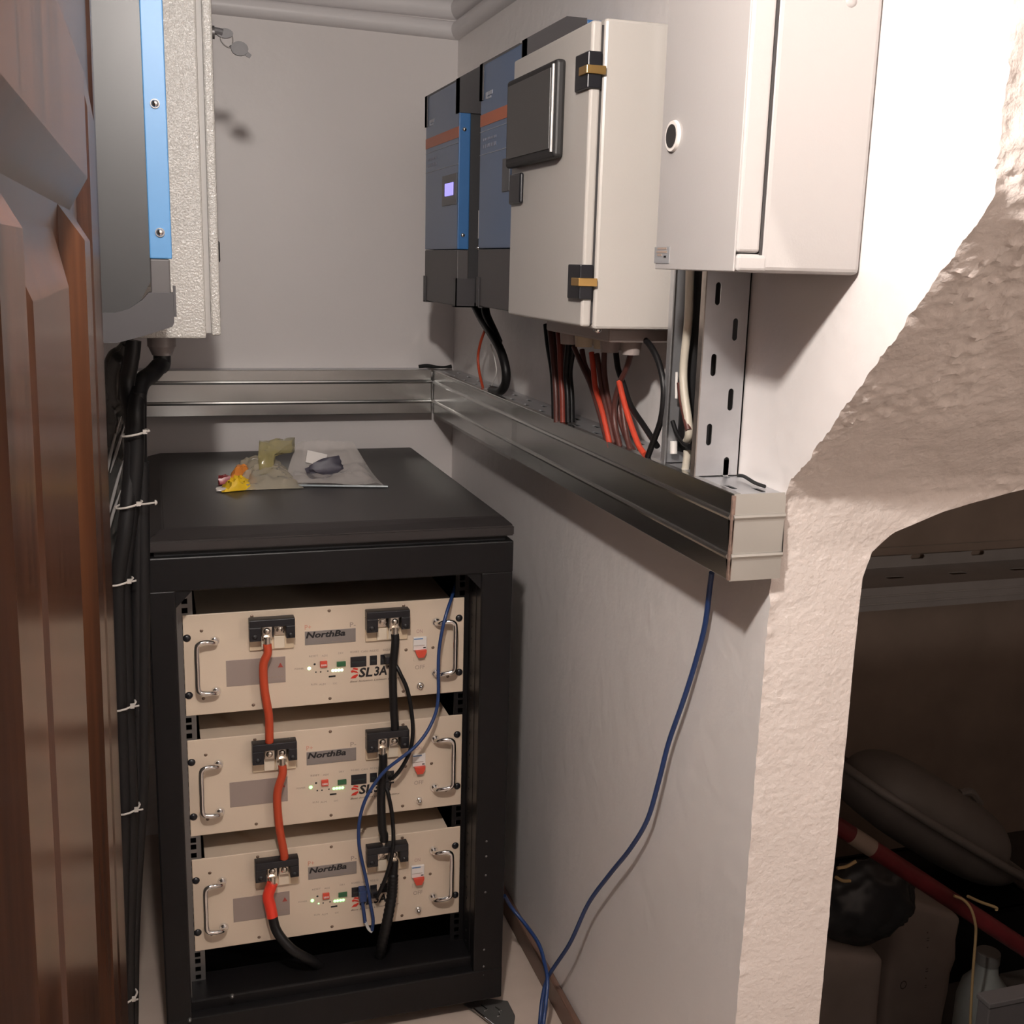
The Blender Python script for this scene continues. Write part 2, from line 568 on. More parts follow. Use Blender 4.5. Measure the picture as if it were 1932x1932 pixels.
bmesh.ops.remove_doubles(bm, verts=bm.verts[:], dist=0.00002)
bmesh.ops.delete(bm, geom=[v for v in bm.verts if not v.link_faces], context='VERTS')
sk = struct('plaster_skin', bm, PLASTER, True, parent=wr)
# the back of the stairwell
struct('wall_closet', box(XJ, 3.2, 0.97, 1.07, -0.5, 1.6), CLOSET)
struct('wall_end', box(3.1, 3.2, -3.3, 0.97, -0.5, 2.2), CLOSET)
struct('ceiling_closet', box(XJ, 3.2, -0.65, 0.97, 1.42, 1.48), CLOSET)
struct('ceiling_hall', box(0.76, 3.2, -3.3, -0.9, 2.1, 2.16), CEIL)
struct('wall_hall', box(WX, XJ, -3.3, -1.33, 0, 2.1), WALL)
struct('shade_block', box(1.27, 3.1, -1.0, -0.90, 0, 0.80), WALL)  # unseen low wall added to shade the lower stairwell from the fill lamp

# cornice of two rolls along ceiling
def roll(axis, fixed, a, b, z, r, inward, slopez=0.0):
    bm = new_bm()
    prof_ = []
    for k in range(9):
        t = math.pi*k/8
        prof_.append((math.sin(t)*r*1.1, math.cos(t)*r))
    A, B = [], []
    for (o, dz) in prof_:
        if axis == 0:
            A.append(bm.verts.new((a, fixed+inward*o, z+dz+slopez))); B.append(bm.verts.new((b, fixed+inward*o, z+dz)))
        else:
            A.append(bm.verts.new((fixed+inward*o, a, z+dz))); B.append(bm.verts.new((fixed+inward*o, b, z+dz+slopez)))
    for k in range(8): bm.faces.new((A[k], A[k+1], B[k+1], B[k]))
    bm.faces.new(A); bm.faces.new(B[::-1]); bm.faces.new((A[0], B[0], B[-1], A[-1]))
    return bm
struct('trim_1', roll(0, YB, XL, WX, 1.893, 0.020, -1, 0.018), CORN, True)
struct('trim_2', roll(0, YB, XL, WX, 1.937, 0.022, -1, 0.012), CORN, True)
struct('trim_3', roll(1, WX, YB, -1.0, 1.893, 0.020, -1), CORN, True)
struct('trim_4', roll(1, WX, YB, -1.0, 1.937, 0.022, -1), CORN, True)
struct('shade_strip_right', box(WX-0.012, WX, -0.70, YB, 0, 0.05, 0.003), RACKSHADE)  # brown strip stands in for the rack's shadow along the wall foot

# ================================================================== SERVER RACK
RX0, RX1, RYF, RYB, RZ0, RZT = -0.052, 0.548, -0.075, 0.725, 0.035, 0.945
rack = thing('server_rack', 'black steel equipment rack standing on the floor with three cream battery units', 'rack', ((RX0+RX1)/2, (RYF+RYB)/2, 0))
bm = new_bm()   # lid: rim with a sloped border rising to the flat middle
ix = 0.027
lo_ = [(RX0, RYF), (RX1, RYF), (RX1, RYB), (RX0, RYB)]
hi_ = [(RX0+ix, RYF+0.045), (RX1-0.012, RYF+0.032), (RX1-0.012, RYB-ix), (RX0+ix, RYB-ix)]
z0_, z1_, z2_ = 0.928, 0.945, 0.956
R0 = [bm.verts.new((x, y, z0_)) for x, y in lo_]; R1 = [bm.verts.new((x, y, z1_)) for x, y in lo_]; R2 = [bm.verts.new((x, y, z2_)) for x, y in hi_]
bm.faces.new(R0[::-1]); bm.faces.new(R2)
rim = []
for i in range(4):
    j = (i+1) % 4
    bm.faces.new((R0[i], R0[j], R1[j], R1[i])); bm.faces.new((R1[i], R1[j], R2[j], R2[i]))
bmesh.ops.bevel(bm, geom=[e for e in bm.edges], offset=0.002, segments=2, affect='EDGES')
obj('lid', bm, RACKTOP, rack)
obj('lid_spacer', box(RX0+0.012, RX1-0.012, RYF+0.012, RYB-0.01, 0.918, 0.929), RACKIN, rack)
obj('top_bar', box(RX0, RX1, RYF, RYF+0.045, 0.863, 0.919, 0.0025), RACK, rack)
obj('bottom_bar', box(RX0, RX1, RYF, RYF+0.045, RZ0, 0.098, 0.0025), RACK, rack)
obj('base_step', box(RX0+0.03, RX1-0.03, RYF+0.02, RYF+0.10, 0.095, 0.118, 0.003), RACK, rack)
obj('front_post', box(RX0, -0.010, RYF+0.001, RYF+0.05, 0.09, 0.865, 0.003), RACK, rack)
obj('front_post', box(0.492, RX1, RYF+0.001, RYF+0.05, 0.09, 0.865, 0.003), RACK, rack)
for sx, xa in ((1, -0.010), (-1, 0.492)):
    obj('gusset', add_prism(new_bm(), [(xa, 0.865), (xa+sx*0.028, 0.865), (xa, 0.835)], 1, RYF+0.004, RYF+0.012), RACK, rack)
obj('side_panel', box(RX0+0.002, RX0+0.005, RYF+0.05, RYB-0.02, RZ0, 0.92), RACK, rack)
obj('side_panel', box(RX1-0.005, RX1-0.002, RYF+0.05, RYB-0.02, RZ0, 0.92), RACK, rack)
obj('rear_panel', box(RX0, RX1, RYB-0.02, RYB-0.015, RZ0, 0.92), RACK, rack)
obj('bottom_plate', box(RX0+0.01, RX1-0.01, RYF+0.05, RYB-0.02, RZ0+0.02, RZ0+0.045), RACKIN, rack)
obj('roof_plate', box(RX0+0.01, RX1-0.01, RYF+0.045, RYB-0.02, 0.905, 0.915), RACKIN, rack)
# mounting rails with square holes
def rail(xa, xb, flip):
    sl = []
    z = 0.125
    while z < 0.855:
        cx = (xa+xb)/2
        for dz in (0.0, 0.0159, 0.0318):
            sl.append([(cx-0.0047, z+dz-0.0047), (cx+0.0047, z+dz-0.0047), (cx+0.0047, z+dz+0.0047), (cx-0.0047, z+dz+0.0047)])
        z += 0.04445
    bm = slotted(new_bm(), xa, xb, 0.105, 0.868, sl, 1, 0.0012, 0.003)
    xo = xa if flip > 0 else xb
    # return flange running toward the front post, with its row of small round holes
    hs = [slot_pts(-0.022, 0.13+0.0222*k, 0.0045, 0.0046, 4) for k in range(33)]
    slotted(bm, -0.045, 0.003, 0.105, 0.868, hs, 0, xo, xo-flip*0.0018)
    obj('mounting_rail', bm, ZINC if flip > 0 else RACK, rack)
rail(-0.0085, 0.0165, 1)
rail(0.4661, 0.4911, -1)
for cx, cy in ((RX0+0.06, RYF+0.07), (RX1-0.06, RYF+0.07), (RX0+0.06, RYB-0.08), (RX1-0.06, RYB-0.08)):
    bm = new_bm()
    add_cyl(bm, (cx-0.011, cy, 0.0155), (cx+0.011, cy, 0.0155), 0.0155, seg=20)
    add_box(bm, cx-0.02, cx+0.02, cy-0.018, cy+0.018, 0.030, 0.036)
    add_box(bm, cx-0.015, cx-0.012, cy-0.010, cy+0.010, 0.010, 0.032)
    add_box(bm, cx+0.012, cx+0.015, cy-0.010, cy+0.010, 0.010, 0.032)
    obj('caster', bm, BLACKP, rack, True)
for k, zz in enumerate((0.42, 0.39, 0.352, 0.318, 0.20, 0.165, 0.148)):
    bm = new_bm(); add_dome(bm, (0.512, RYF+0.001, zz-0.06), (0, -1, 0), 0.0022, 0.0012, 8, 2)
    obj('rivet', bm, ZINC, rack, True)
for sx, (px, py) in enumerate(((438, 1880), (358, 1925))):
    p = at(px, py, 1, RYF-0.001)
    bm = new_bm(); add_dome(bm, (p.x, RYF+0.001, p.z), (0, -1, 0), 0.004, 0.006, 10, 3)
    obj('bolt', bm, ZINC, rack, True)

# ================================================================== BATTERY MODULES (4U, one every 5U)
PW, PH, PU = 0.4826, 0.1778, 0.2223
def pp(px, py, off=0.0): return at(px, py, 1, -off)
bat = thing('battery_module', 'cream rack battery unit, topmost of the three in the black rack', 'battery', (PW/2, 0.2, 0.8-PH), 'cream battery units in the rack')
obj('chassis', box(0.022, PW-0.022, 0.0035, 0.46, 0.8-PH+0.004, 0.8-0.004, 0.001), CREAM, bat)
obj('front_panel', box(0, PW, -0.0005, 0.0030, 0.8-PH, 0.8, 0.0012), CREAM, bat)
for px, py in ((352.5, 1204), (356.5, 1312), (866, 1166), (866, 1268)):
    p = pp(px, py); bm = new_bm(); add_dome(bm, (p.x, -0.0005, p.z), (0, -1, 0), 0.0066, 0.004, 18, 4)
    obj('rack_fastener', bm, BLACKP, bat, True)
for px, py in ((380, 1190), (475, 1163), (478, 1330), (621, 1152), (761.5, 1143), (622.5, 1317.6), (766, 1226), (816.6, 1221.6), (760.7, 1304), (844.6, 1276), (384, 1317.6)):
    p = pp(px, py); bm = new_bm()
    add_dome(bm, (p.x, -0.0005, p.z), (0, -1, 0), 0.0030, 0.0009, 12, 2)
    add_cyl(bm, (p.x, -0.0012, p.z), (p.x, -0.0018, p.z), 0.0012, seg=6)
    obj('screw', bm, mat('dull screw', (0.22, 0.15, 0.11), 0.4, metal=0.5), bat, True)
def handle(x_m, x_b, zt, zb):
    s = 1 if x_b > x_m else -1
    pts = [(x_m, 0.0, zt), (x_m, -0.010, zt), (x_m+s*0.006, -0.019, zt+0.004), (x_b-s*0.011, -0.023, zt+0.006), (x_b-s*0.003, -0.024, zt+0.003), (x_b, -0.024, zt-0.006),
           (x_b, -0.024, (zt+zb)/2),
           (x_b, -0.024, zb+0.018), (x_b-s*0.003, -0.024, zb+0.0095), (x_b-s*0.011, -0.023, zb+0.0065), (x_m+s*0.006, -0.019, zb+0.004), (x_m, -0.010, zb), (x_m, 0.0, zb)]
    h = obj('handle', add_tube(new_bm(), pts, 0.0043, 14, 5), CHROME, bat, True, angle=1.4)
    for z in (zt, zb):
        bm = new_bm(); add_cyl(bm, (x_m, -0.0005, z), (x_m, -0.004, z), 0.0085, 0.0068, 18)
        obj('handle_ferrule', bm, CHROME, h, True)
a, b = pp(405, 1210), pp(407, 1307)
handle(a.x, a.x-0.030, a.z+0.001, b.z+0.003)
a, b = pp(823, 1176), pp(824, 1274)
handle(a.x, a.x+0.029, a.z+0.003, b.z+0.005)
def terminal(x0, z1, pos):
    """black terminal block on a cream foot: x0 left edge, z1 top"""
    t = obj('terminal_block', box(x0+0.001, x0+0.0755, -0.005, -0.0004, z1-0.060, z1-0.004, 0.001), CREAMD, bat)
    bm = new_bm()
    add_box(bm, x0, x0+0.0755, -0.026, -0.005, z1-0.013, z1, 0.0012)
    add_box(bm, x0, x0+0.0195, -0.026, -0.005, z1-0.037, z1-0.013, 0.0012)
    add_box(bm, x0+0.0605, x0+0.0755, -0.026, -0.005, z1-0.035, z1-0.013, 0.0012)
    add_box(bm, x0+0.0388, x0+0.0405, -0.016, -0.005, z1-0.034, z1-0.013)
    obj('housing', bm, BLACKP, t)
    for cx in (x0+0.0295, x0+0.0505):
        bm = new_bm()
        add_box(bm, cx-0.0088, cx+0.0088, -0.0085, -0.005, z1-0.034, z1-0.012, 0.0008)
        add_cyl(bm, (cx, -0.0085, z1-0.023), (cx, -0.0125, z1-0.023), 0.0068, seg=6)
        add_dome(bm, (cx, -0.0125, z1-0.023), (0, -1, 0), 0.0055, 0.0012, 12, 2)
        obj('terminal_bolt', bm, TIN, t, True)
        obj('terminal_foot', box(cx-0.009, cx+0.009, -0.0075, -0.005, z1-0.058, z1-0.036, 0.001), mat('pale plastic', (0.70, 0.60, 0.47), 0.4), t)
    for cx in (x0+0.009, x0+0.068):
        bm = new_bm(); add_dome(bm, (cx, -0.026, z1-0.029), (0, -1, 0), 0.0045, 0.002, 12, 3)
        obj('block_screw', bm, BLACKS, t, True)
    return t
tL = pp(470, 1173, 0.026); tR = pp(692.5, 1157, 0.026)
TLX, TLZ, TRX, TRZ = tL.x, tL.z+0.001, tR.x, tR.z+0.001
terminal(TLX, TLZ, True)
terminal(TRX, TRZ, False)
a, b = pp(575, 1192), pp(671, 1210)
pl = obj('name_plate', box(a.x, b.x, -0.0016, -0.0004, b.z, a.z+0.0005, 0.0004), PLATE, bat)
text('NorthBa', 0.068, (a.x+0.0015, -0.0019, a.z-0.0118), INK, pl, height=0.0112, shear=0.22, bold=0.035)
text('Power Tec. Ltd', 0.036, (a.x+0.046, -0.0019, b.z+0.0018), INKG, pl, height=0.0028)
a, b = pp(426, 1245.5), pp(539, 1286.5)
sp = obj('spec_label', box(a.x, b.x, -0.0012, -0.0004, b.z, a.z-0.001, 0.0003), SPEC, bat)
bm = new_bm(); p = V((b.x-0.0085, 0, a.z-0.016))
add_prism(bm, [(p.x-0.0045, p.z-0.004), (p.x+0.0045, p.z-0.004), (p.x, p.z+0.0045)], 1, -0.0015, -0.0011)
obj('warning_triangle', bm, mat('faded red print', (0.36, 0.06, 0.045), 0.5), sp)
for k in range(5): obj('print_line', box(b.x-0.030+0.0055*k, b.x-0.0265+0.0055*k, -0.0014, -0.0011, b.z+0.010, b.z+0.012), INKG, sp)
def label_text(s, px0, px1, pyb, m_, h=None, **k):
    p, q = pp(px0, pyb), pp(px1, pyb)
    return text(s, q.x-p.x, (p.x, -0.0009, p.z), m_, bat, height=h, **k)
label_text('P+', 575, 587, 1188, INKRL, 0.0085)
label_text('P-', 660, 671, 1183, INKG, 0.0085)
label_text('POWER', 556, 573, 1264, INKG, 0.0032)
label_text('RESET', 583, 600, 1240, INKG, 0.0034)
label_text('ADS', 607, 618, 1239, INKG, 0.0034)
label_text('DRY', 638, 648, 1234, INKG, 0.0034)
label_text('RS485', 661, 677, 1232, INKG, 0.0036)
label_text('CAN', 681, 693, 1231, INKG, 0.0036)
label_text('RS232', 698, 714, 1229.5, INKG, 0.0036)
label_text('RS232', 723, 739, 1228, INKG, 0.0036)
label_text('RUN', 587, 598, 1293, INKG, 0.0034)
label_text('ALM', 602, 614, 1293, INKG, 0.0034)
label_text('SOC', 628, 636, 1291, INKG, 0.0032)
label_text('ON', 785.5, 797, 1194.5, mat('rose ink', (0.42, 0.25, 0.22), 0.6), 0.0068)
label_text('OFF', 783, 801, 1263, INKG, 0.0078)
# logo: slanted red emblem, black letters, script line
p = pp(661, 1280)
lg = obj('logo_emblem', add_prism(new_bm(), [(p.x, p.z), (p.x+0.009, p.z+0.0002), (p.x+0.0135, p.z+0.005), (p.x+0.0125, p.z+0.0075), (p.x+0.004, p.z+0.0045)], 1, -0.0010, -0.0005), INKR, bat)
add = new_bm()
add_prism(add, [(p.x+0.002, p.z+0.0105), (p.x+0.0055, p.z+0.0115), (p.x+0.0145, p.z+0.0085), (p.x+0.0115, p.z+0.0125), (p.x+0.0035, p.z+0.0155), (p.x+0.0005, p.z+0.0135)], 1, -0.0010, -0.0005)
add_prism(add, [(p.x+0.0035, p.z+0.0170), (p.x+0.0125, p.z+0.0145), (p.x+0.0135, p.z+0.0175), (p.x+0.006, p.z+0.0195)], 1, -0.0010, -0.0005)
obj('logo_stroke', add, INKR, lg)
text('SL', 0.0245, (p.x+0.0145, -0.0010, p.z+0.0006), INK, lg, height=0.0178, shear=0.16, bold=0.032)
text('3AT', 0.037, (p.x+0.0415, -0.0010, p.z+0.0012), INK, lg, height=0.0176, shear=0.16, bold=0.032)
text('Best Solution Lithium Battery', 0.090, (p.x-0.001, -0.0010, p.z-0.0085), mat('brown ink', (0.10, 0.06, 0.045), 0.6), lg, height=0.0042, shear=0.35)
for x0, x1, y0, y1 in ((661, 691, 1239.5, 1257), (697.5, 711, 1237, 1254), (717.5, 744, 1235, 1252)):
    a, b = pp(x0, y0), pp(x1, y1)
    bm = box(a.x, b.x, -0.0020, -0.0004, b.z+0.0006, a.z, 0.0004)
    s = obj('port', bm, BLACKP, bat)
    obj('port_contact', box(a.x+0.003, b.x-0.003, -0.0024, -0.0019, (a.z+b.z)/2-0.0012, (a.z+b.z)/2+0.0010), mat('port inside', (0.02, 0.03, 0.03), 0.3), s)
a, b = pp(603.5, 1247), pp(617, 1257.5)
s = obj('dip_switch', box(a.x, b.x, -0.0045, -0.0004, b.z, a.z, 0.0005), REDP, bat)
for k in range(4): obj('dip_lever', box(a.x+0.0018+0.0024*k, a.x+0.0032+0.0024*k, -0.0056, -0.0044, b.z+0.003, b.z+0.006), WHITEP, s)
a, b = pp(635, 1248), pp(652, 1255.5)
obj('green_connector', box(a.x, b.x, -0.0035, -0.0004, b.z, a.z, 0.0004), GREENP, bat)
for px, py, r, m_ in ((593.6, 1253, 0.0020, BLACKP), (596, 1268, 0.0014, BLACKP), (605, 1267.5, 0.0014, BLACKP), (618.5, 1266, 0.0014, BLACKP)):
    p = pp(px, py); bm = new_bm(); add_dome(bm, (p.x, -0.0005, p.z), (0, -1, 0), r, 0.001, 10, 2)
    obj('reset_hole' if r > 0.0019 else 'dark_indicator', bm, m_, bat, True)
p = pp(583.3, 1261); bm = new_bm(); add_dome(bm, (p.x, -0.0005, p.z), (0, -1, 0), 0.0031, 0.002, 12, 3)
obj('power_light', bm, LEDW, bat, True)
for k in range(4):
    p = pp(628+5.6*k, 1265-0.35*k); bm = new_bm(); add_dome(bm, (p.x, -0.0005, p.z), (0, -1, 0), 0.0027, 0.0018, 12, 3)
    obj('charge_light', bm, LEDW, bat, True)
a, b = pp(620, 1274.5), pp(633, 1277)
obj('print_line', box(a.x, b.x, -0.0008, -0.0004, b.z, a.z-0.0004), INK, bat)
a, b = pp(779, 1200.5), pp(804, 1224)
br = obj('breaker', box(a.x, b.x, -0.005, -0.0004, b.z, a.z-0.001, 0.001), WHITEP, bat)
obj('breaker_print', box(a.x+0.001, a.x+0.017, -0.0054, -0.0049, a.z-0.0048, a.z-0.003), INKB, br)
obj('breaker_print', box(a.x+0.001, b.x-0.004, -0.0054, -0.0049, b.z+0.0085, b.z+0.0092), INKG, br)
obj('breaker_print', box(b.x-0.0065, b.x-0.002, -0.0054, -0.0049, b.z+0.0035, b.z+0.0052), INK, br)
p, q = pp(782, 1225), pp(803, 1236.5)
obj('breaker_toggle', add_prism(new_bm(), [(p.x, p.z), (q.x-0.0005, p.z+0.0006), (q.x-0.001, p.z-0.004), (q.x-0.005, q.z), (p.x+0.005, q.z), (p.x+0.0006, p.z-0.004)], 1, -0.011, -0.0004), REDP, br)
obj('breaker_frame', box(p.x-0.0015, q.x+0.001, -0.0016, -0.0004, q.z-0.0085, q.z-0.001, 0.0004), CREAM, br)
p = pp(792.5, 1293); bm = new_bm()
add_cyl(bm, (p.x, -0.0005, p.z), (p.x, -0.003, p.z), 0.0065, seg=16); add_dome(bm, (p.x, -0.003, p.z), (0, -1, 0), 0.0048, 0.0075, 14, 4)
obj('ground_stud', bm, CHROME, bat, True)
L0 = bat.location.copy()
b2 = dup(bat, L0-V((0, 0, PU)), 'cream rack battery unit, middle one of the three in the black rack')
b3 = dup(bat, L0-V((0, 0, 2*PU)), 'cream rack battery unit, lowest of the three in the black rack')

for mod in (b2, b3):
    for ch in mod.children:
        if ch.name.startswith(('power_light', 'charge_light')):
            ch.material_slots[0].link = 'OBJECT'
            ch.material_slots[0].material = LED
        if mod is b3 and ch.name.startswith('dark_indicator') and ch.data.vertices[0].co.x < (pp(600, 1265).x-PW/2):
            ch.material_slots[0].link = 'OBJECT'
            ch.material_slots[0].material = LED
# terminal positions on the modules: left/right bolt of the + block and of the - block
def term(mod, side, k):
    x0, z1 = (TLX, TLZ) if side == '+' else (TRX, TRZ)
    return V((x0+(0.0295, 0.0505)[k], -0.0135, z1-0.023-mod*PU))
def lug(parent, p, up):
    """tinned cable lug: flat palm on the bolt, barrel toward the cable (up = +1 or -1)"""
    bm = new_bm()
    add_box(bm, p.x-0.0085, p.x+0.0085, -0.0165, -0.0135, min(p.z-up*0.009, p.z+up*0.013), max(p.z-up*0.009, p.z+up*0.013), 0.0008)
    add_cyl(bm, (p.x, -0.0165, p.z+up*0.010), (p.x, -0.0175, p.z+up*0.027), 0.0055, 0.0062, 14)
    add_dome(bm, (p.x, -0.0165, p.z), (0, -1, 0), 0.006, 0.003, 12, 3)
    return obj('cable_lug', bm, TIN, parent, True)
def power_cable(name, p0, p1, mid, r, m_, label, up1=True):
    a, b = V(p0)+V((0, -0.0045, -0.022)), V(p1)+V((0, -0.0045, 0.022 if up1 else 0))
    base = V(((a.x+b.x)/2, a.y, b.z))
    t = thing(name, label, 'cable', base)
    obj('sheath', add_tube(new_bm(), [a, a+V((0, -0.002, -0.016))]+[V(q) for q in mid]+[b+V((0, -0.002, 0.012)), b], r, 14, 8), m_, t, True, angle=1.4)
    lug(t, V(p0), -1)
    if up1: lug(t, V(p1), 1)
    return t
t01 = term(0, '+', 0); t10 = term(1, '+', 0); t11 = term(1, '+', 1); t21 = term(2, '+', 1); t20 = term(2, '+', 0)
power_cable('power_cable', t01, t10, [at(497, 1255, 1, -0.02), at(499, 1300, 1, -0.021), at(507, 1350, 1, -0.02)], 0.0072, CABLER, 'short red power cable between top and middle battery units')
power_cable('power_cable', t11, t21, [at(523, 1500, 1, -0.022), at(527, 1560, 1, -0.022)], 0.0072, CABLER, 'short red power cable between middle and lowest battery units')
n0 = term(0, '-', 1); n1 = term(1, '-', 1); n10 = term(1, '-', 0); n20 = term(2, '-', 0); n21 = term(2, '-', 1)
power_cable('power_cable', n0, n1, [at(741, 1270, 1, -0.022), at(743, 1340, 1, -0.022)], 0.0072, CABLEK, 'short black power cable between top and middle battery units')
power_cable('power_cable', n10, n20+V((0.002, 0, 0.01)), [at(719, 1500, 1, -0.022), at(721, 1560, 1, -0.022)], 0.0076, CABLEK, 'short black power cable between middle and lowest battery units')
# outgoing red-sleeved battery cable
a = t20+V((0, -0.0045, -0.022))
t = thing('power_cable', 'black power cable with a bright red sleeve leaving the lowest battery', 'cable', (a.x, a.y, 0.12))
obj('sheath', add_tube(new_bm(), [at(513, 1722, 1, -0.028), at(520, 1752, 1, -0.034), at(535, 1775, 1, -0.042), at(556, 1795, 1, -0.045), at(588, 1813, 1, -0.03), at(625, 1835, 1, 0.03), at(665, 1835, 1, 0.10)], 0.0088, 14, 8), CABLEK, t, True, angle=1.4)
obj('red_sleeve', add_tube(new_bm(), [a, at(506, 1690, 1, -0.022), at(510, 1710, 1, -0.025), at(514, 1730, 1, -0.029)], 0.0100, 16, 6), SLEEVE, t, True, label='bright red heat-shrink sleeve', angle=1.4)
lug(t, t20, -1)
# outgoing black cable in corrugated sleeve
a = n21+V((0, -0.0045, -0.012))
t = thing('power_cable', 'thick black corrugated power cable hanging from the lowest battery unit', 'cable', (a.x, a.y, 0.12))
obj('sheath', add_tube(new_bm(), [a, at(741, 1660, 1, -0.024), at(739, 1690, 1, -0.028), at(731, 1735, 1, -0.036), at(722, 1775, 1, -0.03), at(714, 1815, 1, 0.0), at(707, 1835, 1, 0.06)], 0.0096, 14, 16,
    rfun=lambda s: 0.85 if s < 0.12 else 1.0+0.06*math.sin(s*420)), CABLEK, t, True, angle=1.4)
lug(t, n21, -1)
# thin black communication leads with plugs
def lead(px, off, label, plug_at=(0, -1)):
    pts = [at(x, y, 1, -o) for (x, y), o in zip(px, off)]
    t = thing('network_cable', label, 'cable', pts[-1])
    obj('sheath', add_tube(new_bm(), pts, 0.0036, 10, 8), CABLEK, t, True, angle=1.4)
    for k in plug_at:
        p = pts[k]
        obj('plug', box(p.x-0.006, p.x+0.006, p.y-0.006, p.y+0.012, p.z-0.0065, p.z+0.0065, 0.001), BLACKP, t)
    return t
lead([(733, 1244), (747, 1256), (757, 1275), (768, 1300), (776, 1340), (779, 1380), (774, 1415), (760, 1445), (742, 1467), (731, 1466)], [0.014, 0.022, 0.03, 0.03, 0.03, 0.033, 0.035, 0.034, 0.028, 0.016], 'thin black lead looping from the top to the middle battery port')
lead([(727, 1480), (733, 1500), (738, 1525), (741, 1550), (742, 1590), (738, 1620), (728, 1655), (712, 1690), (706, 1686)], [0.016, 0.024, 0.026, 0.028, 0.032, 0.036, 0.034, 0.026, 0.012], 'thin black lead looping from the middle to the lowest battery port')
# blue network cable through the rack
bl = [(862, 1095, -0.03), (853, 1125, 0.005), (843, 1155, 0.028), (834, 1190, 0.036), (828, 1230, 0.034), (827, 1270, 0.032), (827, 1310, 0.03), (822, 1345, 0.032), (806, 1380, 0.04), (784, 1408, 0.045), (757, 1430, 0.045), (729, 1452, 0.040), (706, 1480, 0.04),
      (688, 1512, 0.040), (678, 1550, 0.038), (677, 1590, 0.036), (683, 1625, 0.034), (692, 1665, 0.034), (699, 1705, 0.032), (704, 1735, 0.030), (702, 1755, 0.024)]
t = thing('network_cable', 'blue network cable hanging across the battery fronts inside the rack', 'cable', at(702, 1755, 1, -0.024))
obj('sheath', add_tube(new_bm(), [at(x, y, 1, -o) for x, y, o in bl], 0.0031, 10, 6), CABLEB, t, True, angle=1.4)
pts = [(680, 1682, 0.016), (684, 1705, 0.018), (687, 1725, 0.018), (689, 1740, 0.02)]
t = thing('network_cable', 'short blue patch lead plugged into the lowest battery unit', 'cable', at(695, 1757, 1, -0.02))
obj('sheath', add_tube(new_bm(), [at(x, y, 1, -o) for x, y, o in pts], 0.0033, 10, 6), CABLEB, t, True, angle=1.4)
p = at(684, 1687, 1, -0.012)
obj('plug', box(p.x-0.0065, p.x+0.0065, -0.022, -0.001, p.z-0.011, p.z+0.011, 0.0015), mat('blue boot', (0.02, 0.045, 0.14), 0.35), t)
obj('clear_plug', add_tube(new_bm(), [at(689, 1738, 1, -0.02), at(695, 1752, 1, -0.022), at(702, 1758, 1, -0.024)], 0.0030, 6, 3), mat('clear plug', (0.55, 0.53, 0.50), 0.2), t)

# ================================================================== CABLE TRUNKING
TZ0, TZ1, TD = 1.032, 1.134, 0.066
def cover_profile():
    """outline (out, z) of the clipped-on cover: two half-round beads, returns top and bottom"""
    P = [(TD-0.010, TZ1), (TD-0.001, TZ1), (TD, TZ1-0.001)]
    for zc in (TZ1-0.0275, TZ0+0.0285):
        P += [(TD, zc+0.0045)]
        for k in range(5):
            t = math.pi/2-math.pi*k/4
            P.append((TD+0.0036*math.cos(t), zc+0.0042*math.sin(t)))
        P += [(TD, zc-0.0045)]
    P += [(TD, TZ0+0.001), (TD-0.001, TZ0), (TD-0.010, TZ0)]
    Q = [(TD-0.010, TZ0+0.0012), (TD-0.0016, TZ0+0.0012), (TD-0.0016, TZ1-0.0012), (TD-0.010, TZ1-0.0012)]
    return P+Q
def plate_slots(a, b, rows_, pitch, ls, wsl, along_u=True, first=0.0):
    out = []
    for r, (v, ph) in enumerate(rows_):
        u = a+first+ph*pitch
        while u < b-ls/2-0.004:
            if u-ls/2 > a+0.003:
                out.append(slot_pts(u, v, ls, wsl) if along_u else slot_pts(v, u, wsl, ls))
            u += pitch
    return out
# along the right wall
YE = -0.741
tr = thing('cable_trunking', 'galvanised steel cable trunking running along the right wall under the cabinets', 'cable trunking', (WX-TD/2, 0, TZ0))
bm = new_bm()
add_prism(bm, [(WX-o, z) for o, z in cover_profile()], 1, YE+0.001, YB-TD-0.001)
obj('cover', bm, GALV, tr, True, angle=0.5)
bm = new_bm()
rows_ = [(WX-TD*0.30, 0.0), (WX-TD*0.68, 0.5)]
sl = []
for v, ph in rows_:
    u = -0.716+ph*0.043
    while u < YB-TD-0.03:
        sl.append(slot_pts(v, u, 0.007, 0.026)); u += 0.086
slotted(bm, WX-TD+0.002, WX-0.001, YE+0.002, YB-TD-0.002, sl, 2, TZ1-0.0032, TZ1-0.0018)
obj('top_flange', bm, GALVD, tr)
obj('back_plate', box(WX-0.003, WX-0.001, YE+0.002, YB-TD, TZ0+0.001, TZ1-0.0035), mat('trunking inside', (0.10, 0.10, 0.10), 0.5, metal=0.6), tr)
obj('bottom_flange', box(WX-TD+0.002, WX-0.001, YE+0.002, YB-TD, TZ0+0.0014, TZ0+0.003), GALVD, tr)
bm = new_bm()     # end cap: same beads wrapped round the end
E_ = [(0.0015, TZ1-0.0005)]
for zc in (TZ1-0.0275, TZ0+0.0285):
    E_ += [(0.0015, zc+0.0045)]+[(0.0015+0.0034*math.cos(math.pi/2-math.pi*k/4), zc+0.0034*math.sin(math.pi/2-math.pi*k/4)) for k in range(5)]+[(0.0015, zc-0.0045)]
E_ += [(0.0015, TZ0-0.001), (0, TZ0-0.001), (0, TZ1-0.0005)]
add_prism(bm, [(YE-o, z) for o, z in E_], 0, WX-TD+0.001, WX+0.0015)
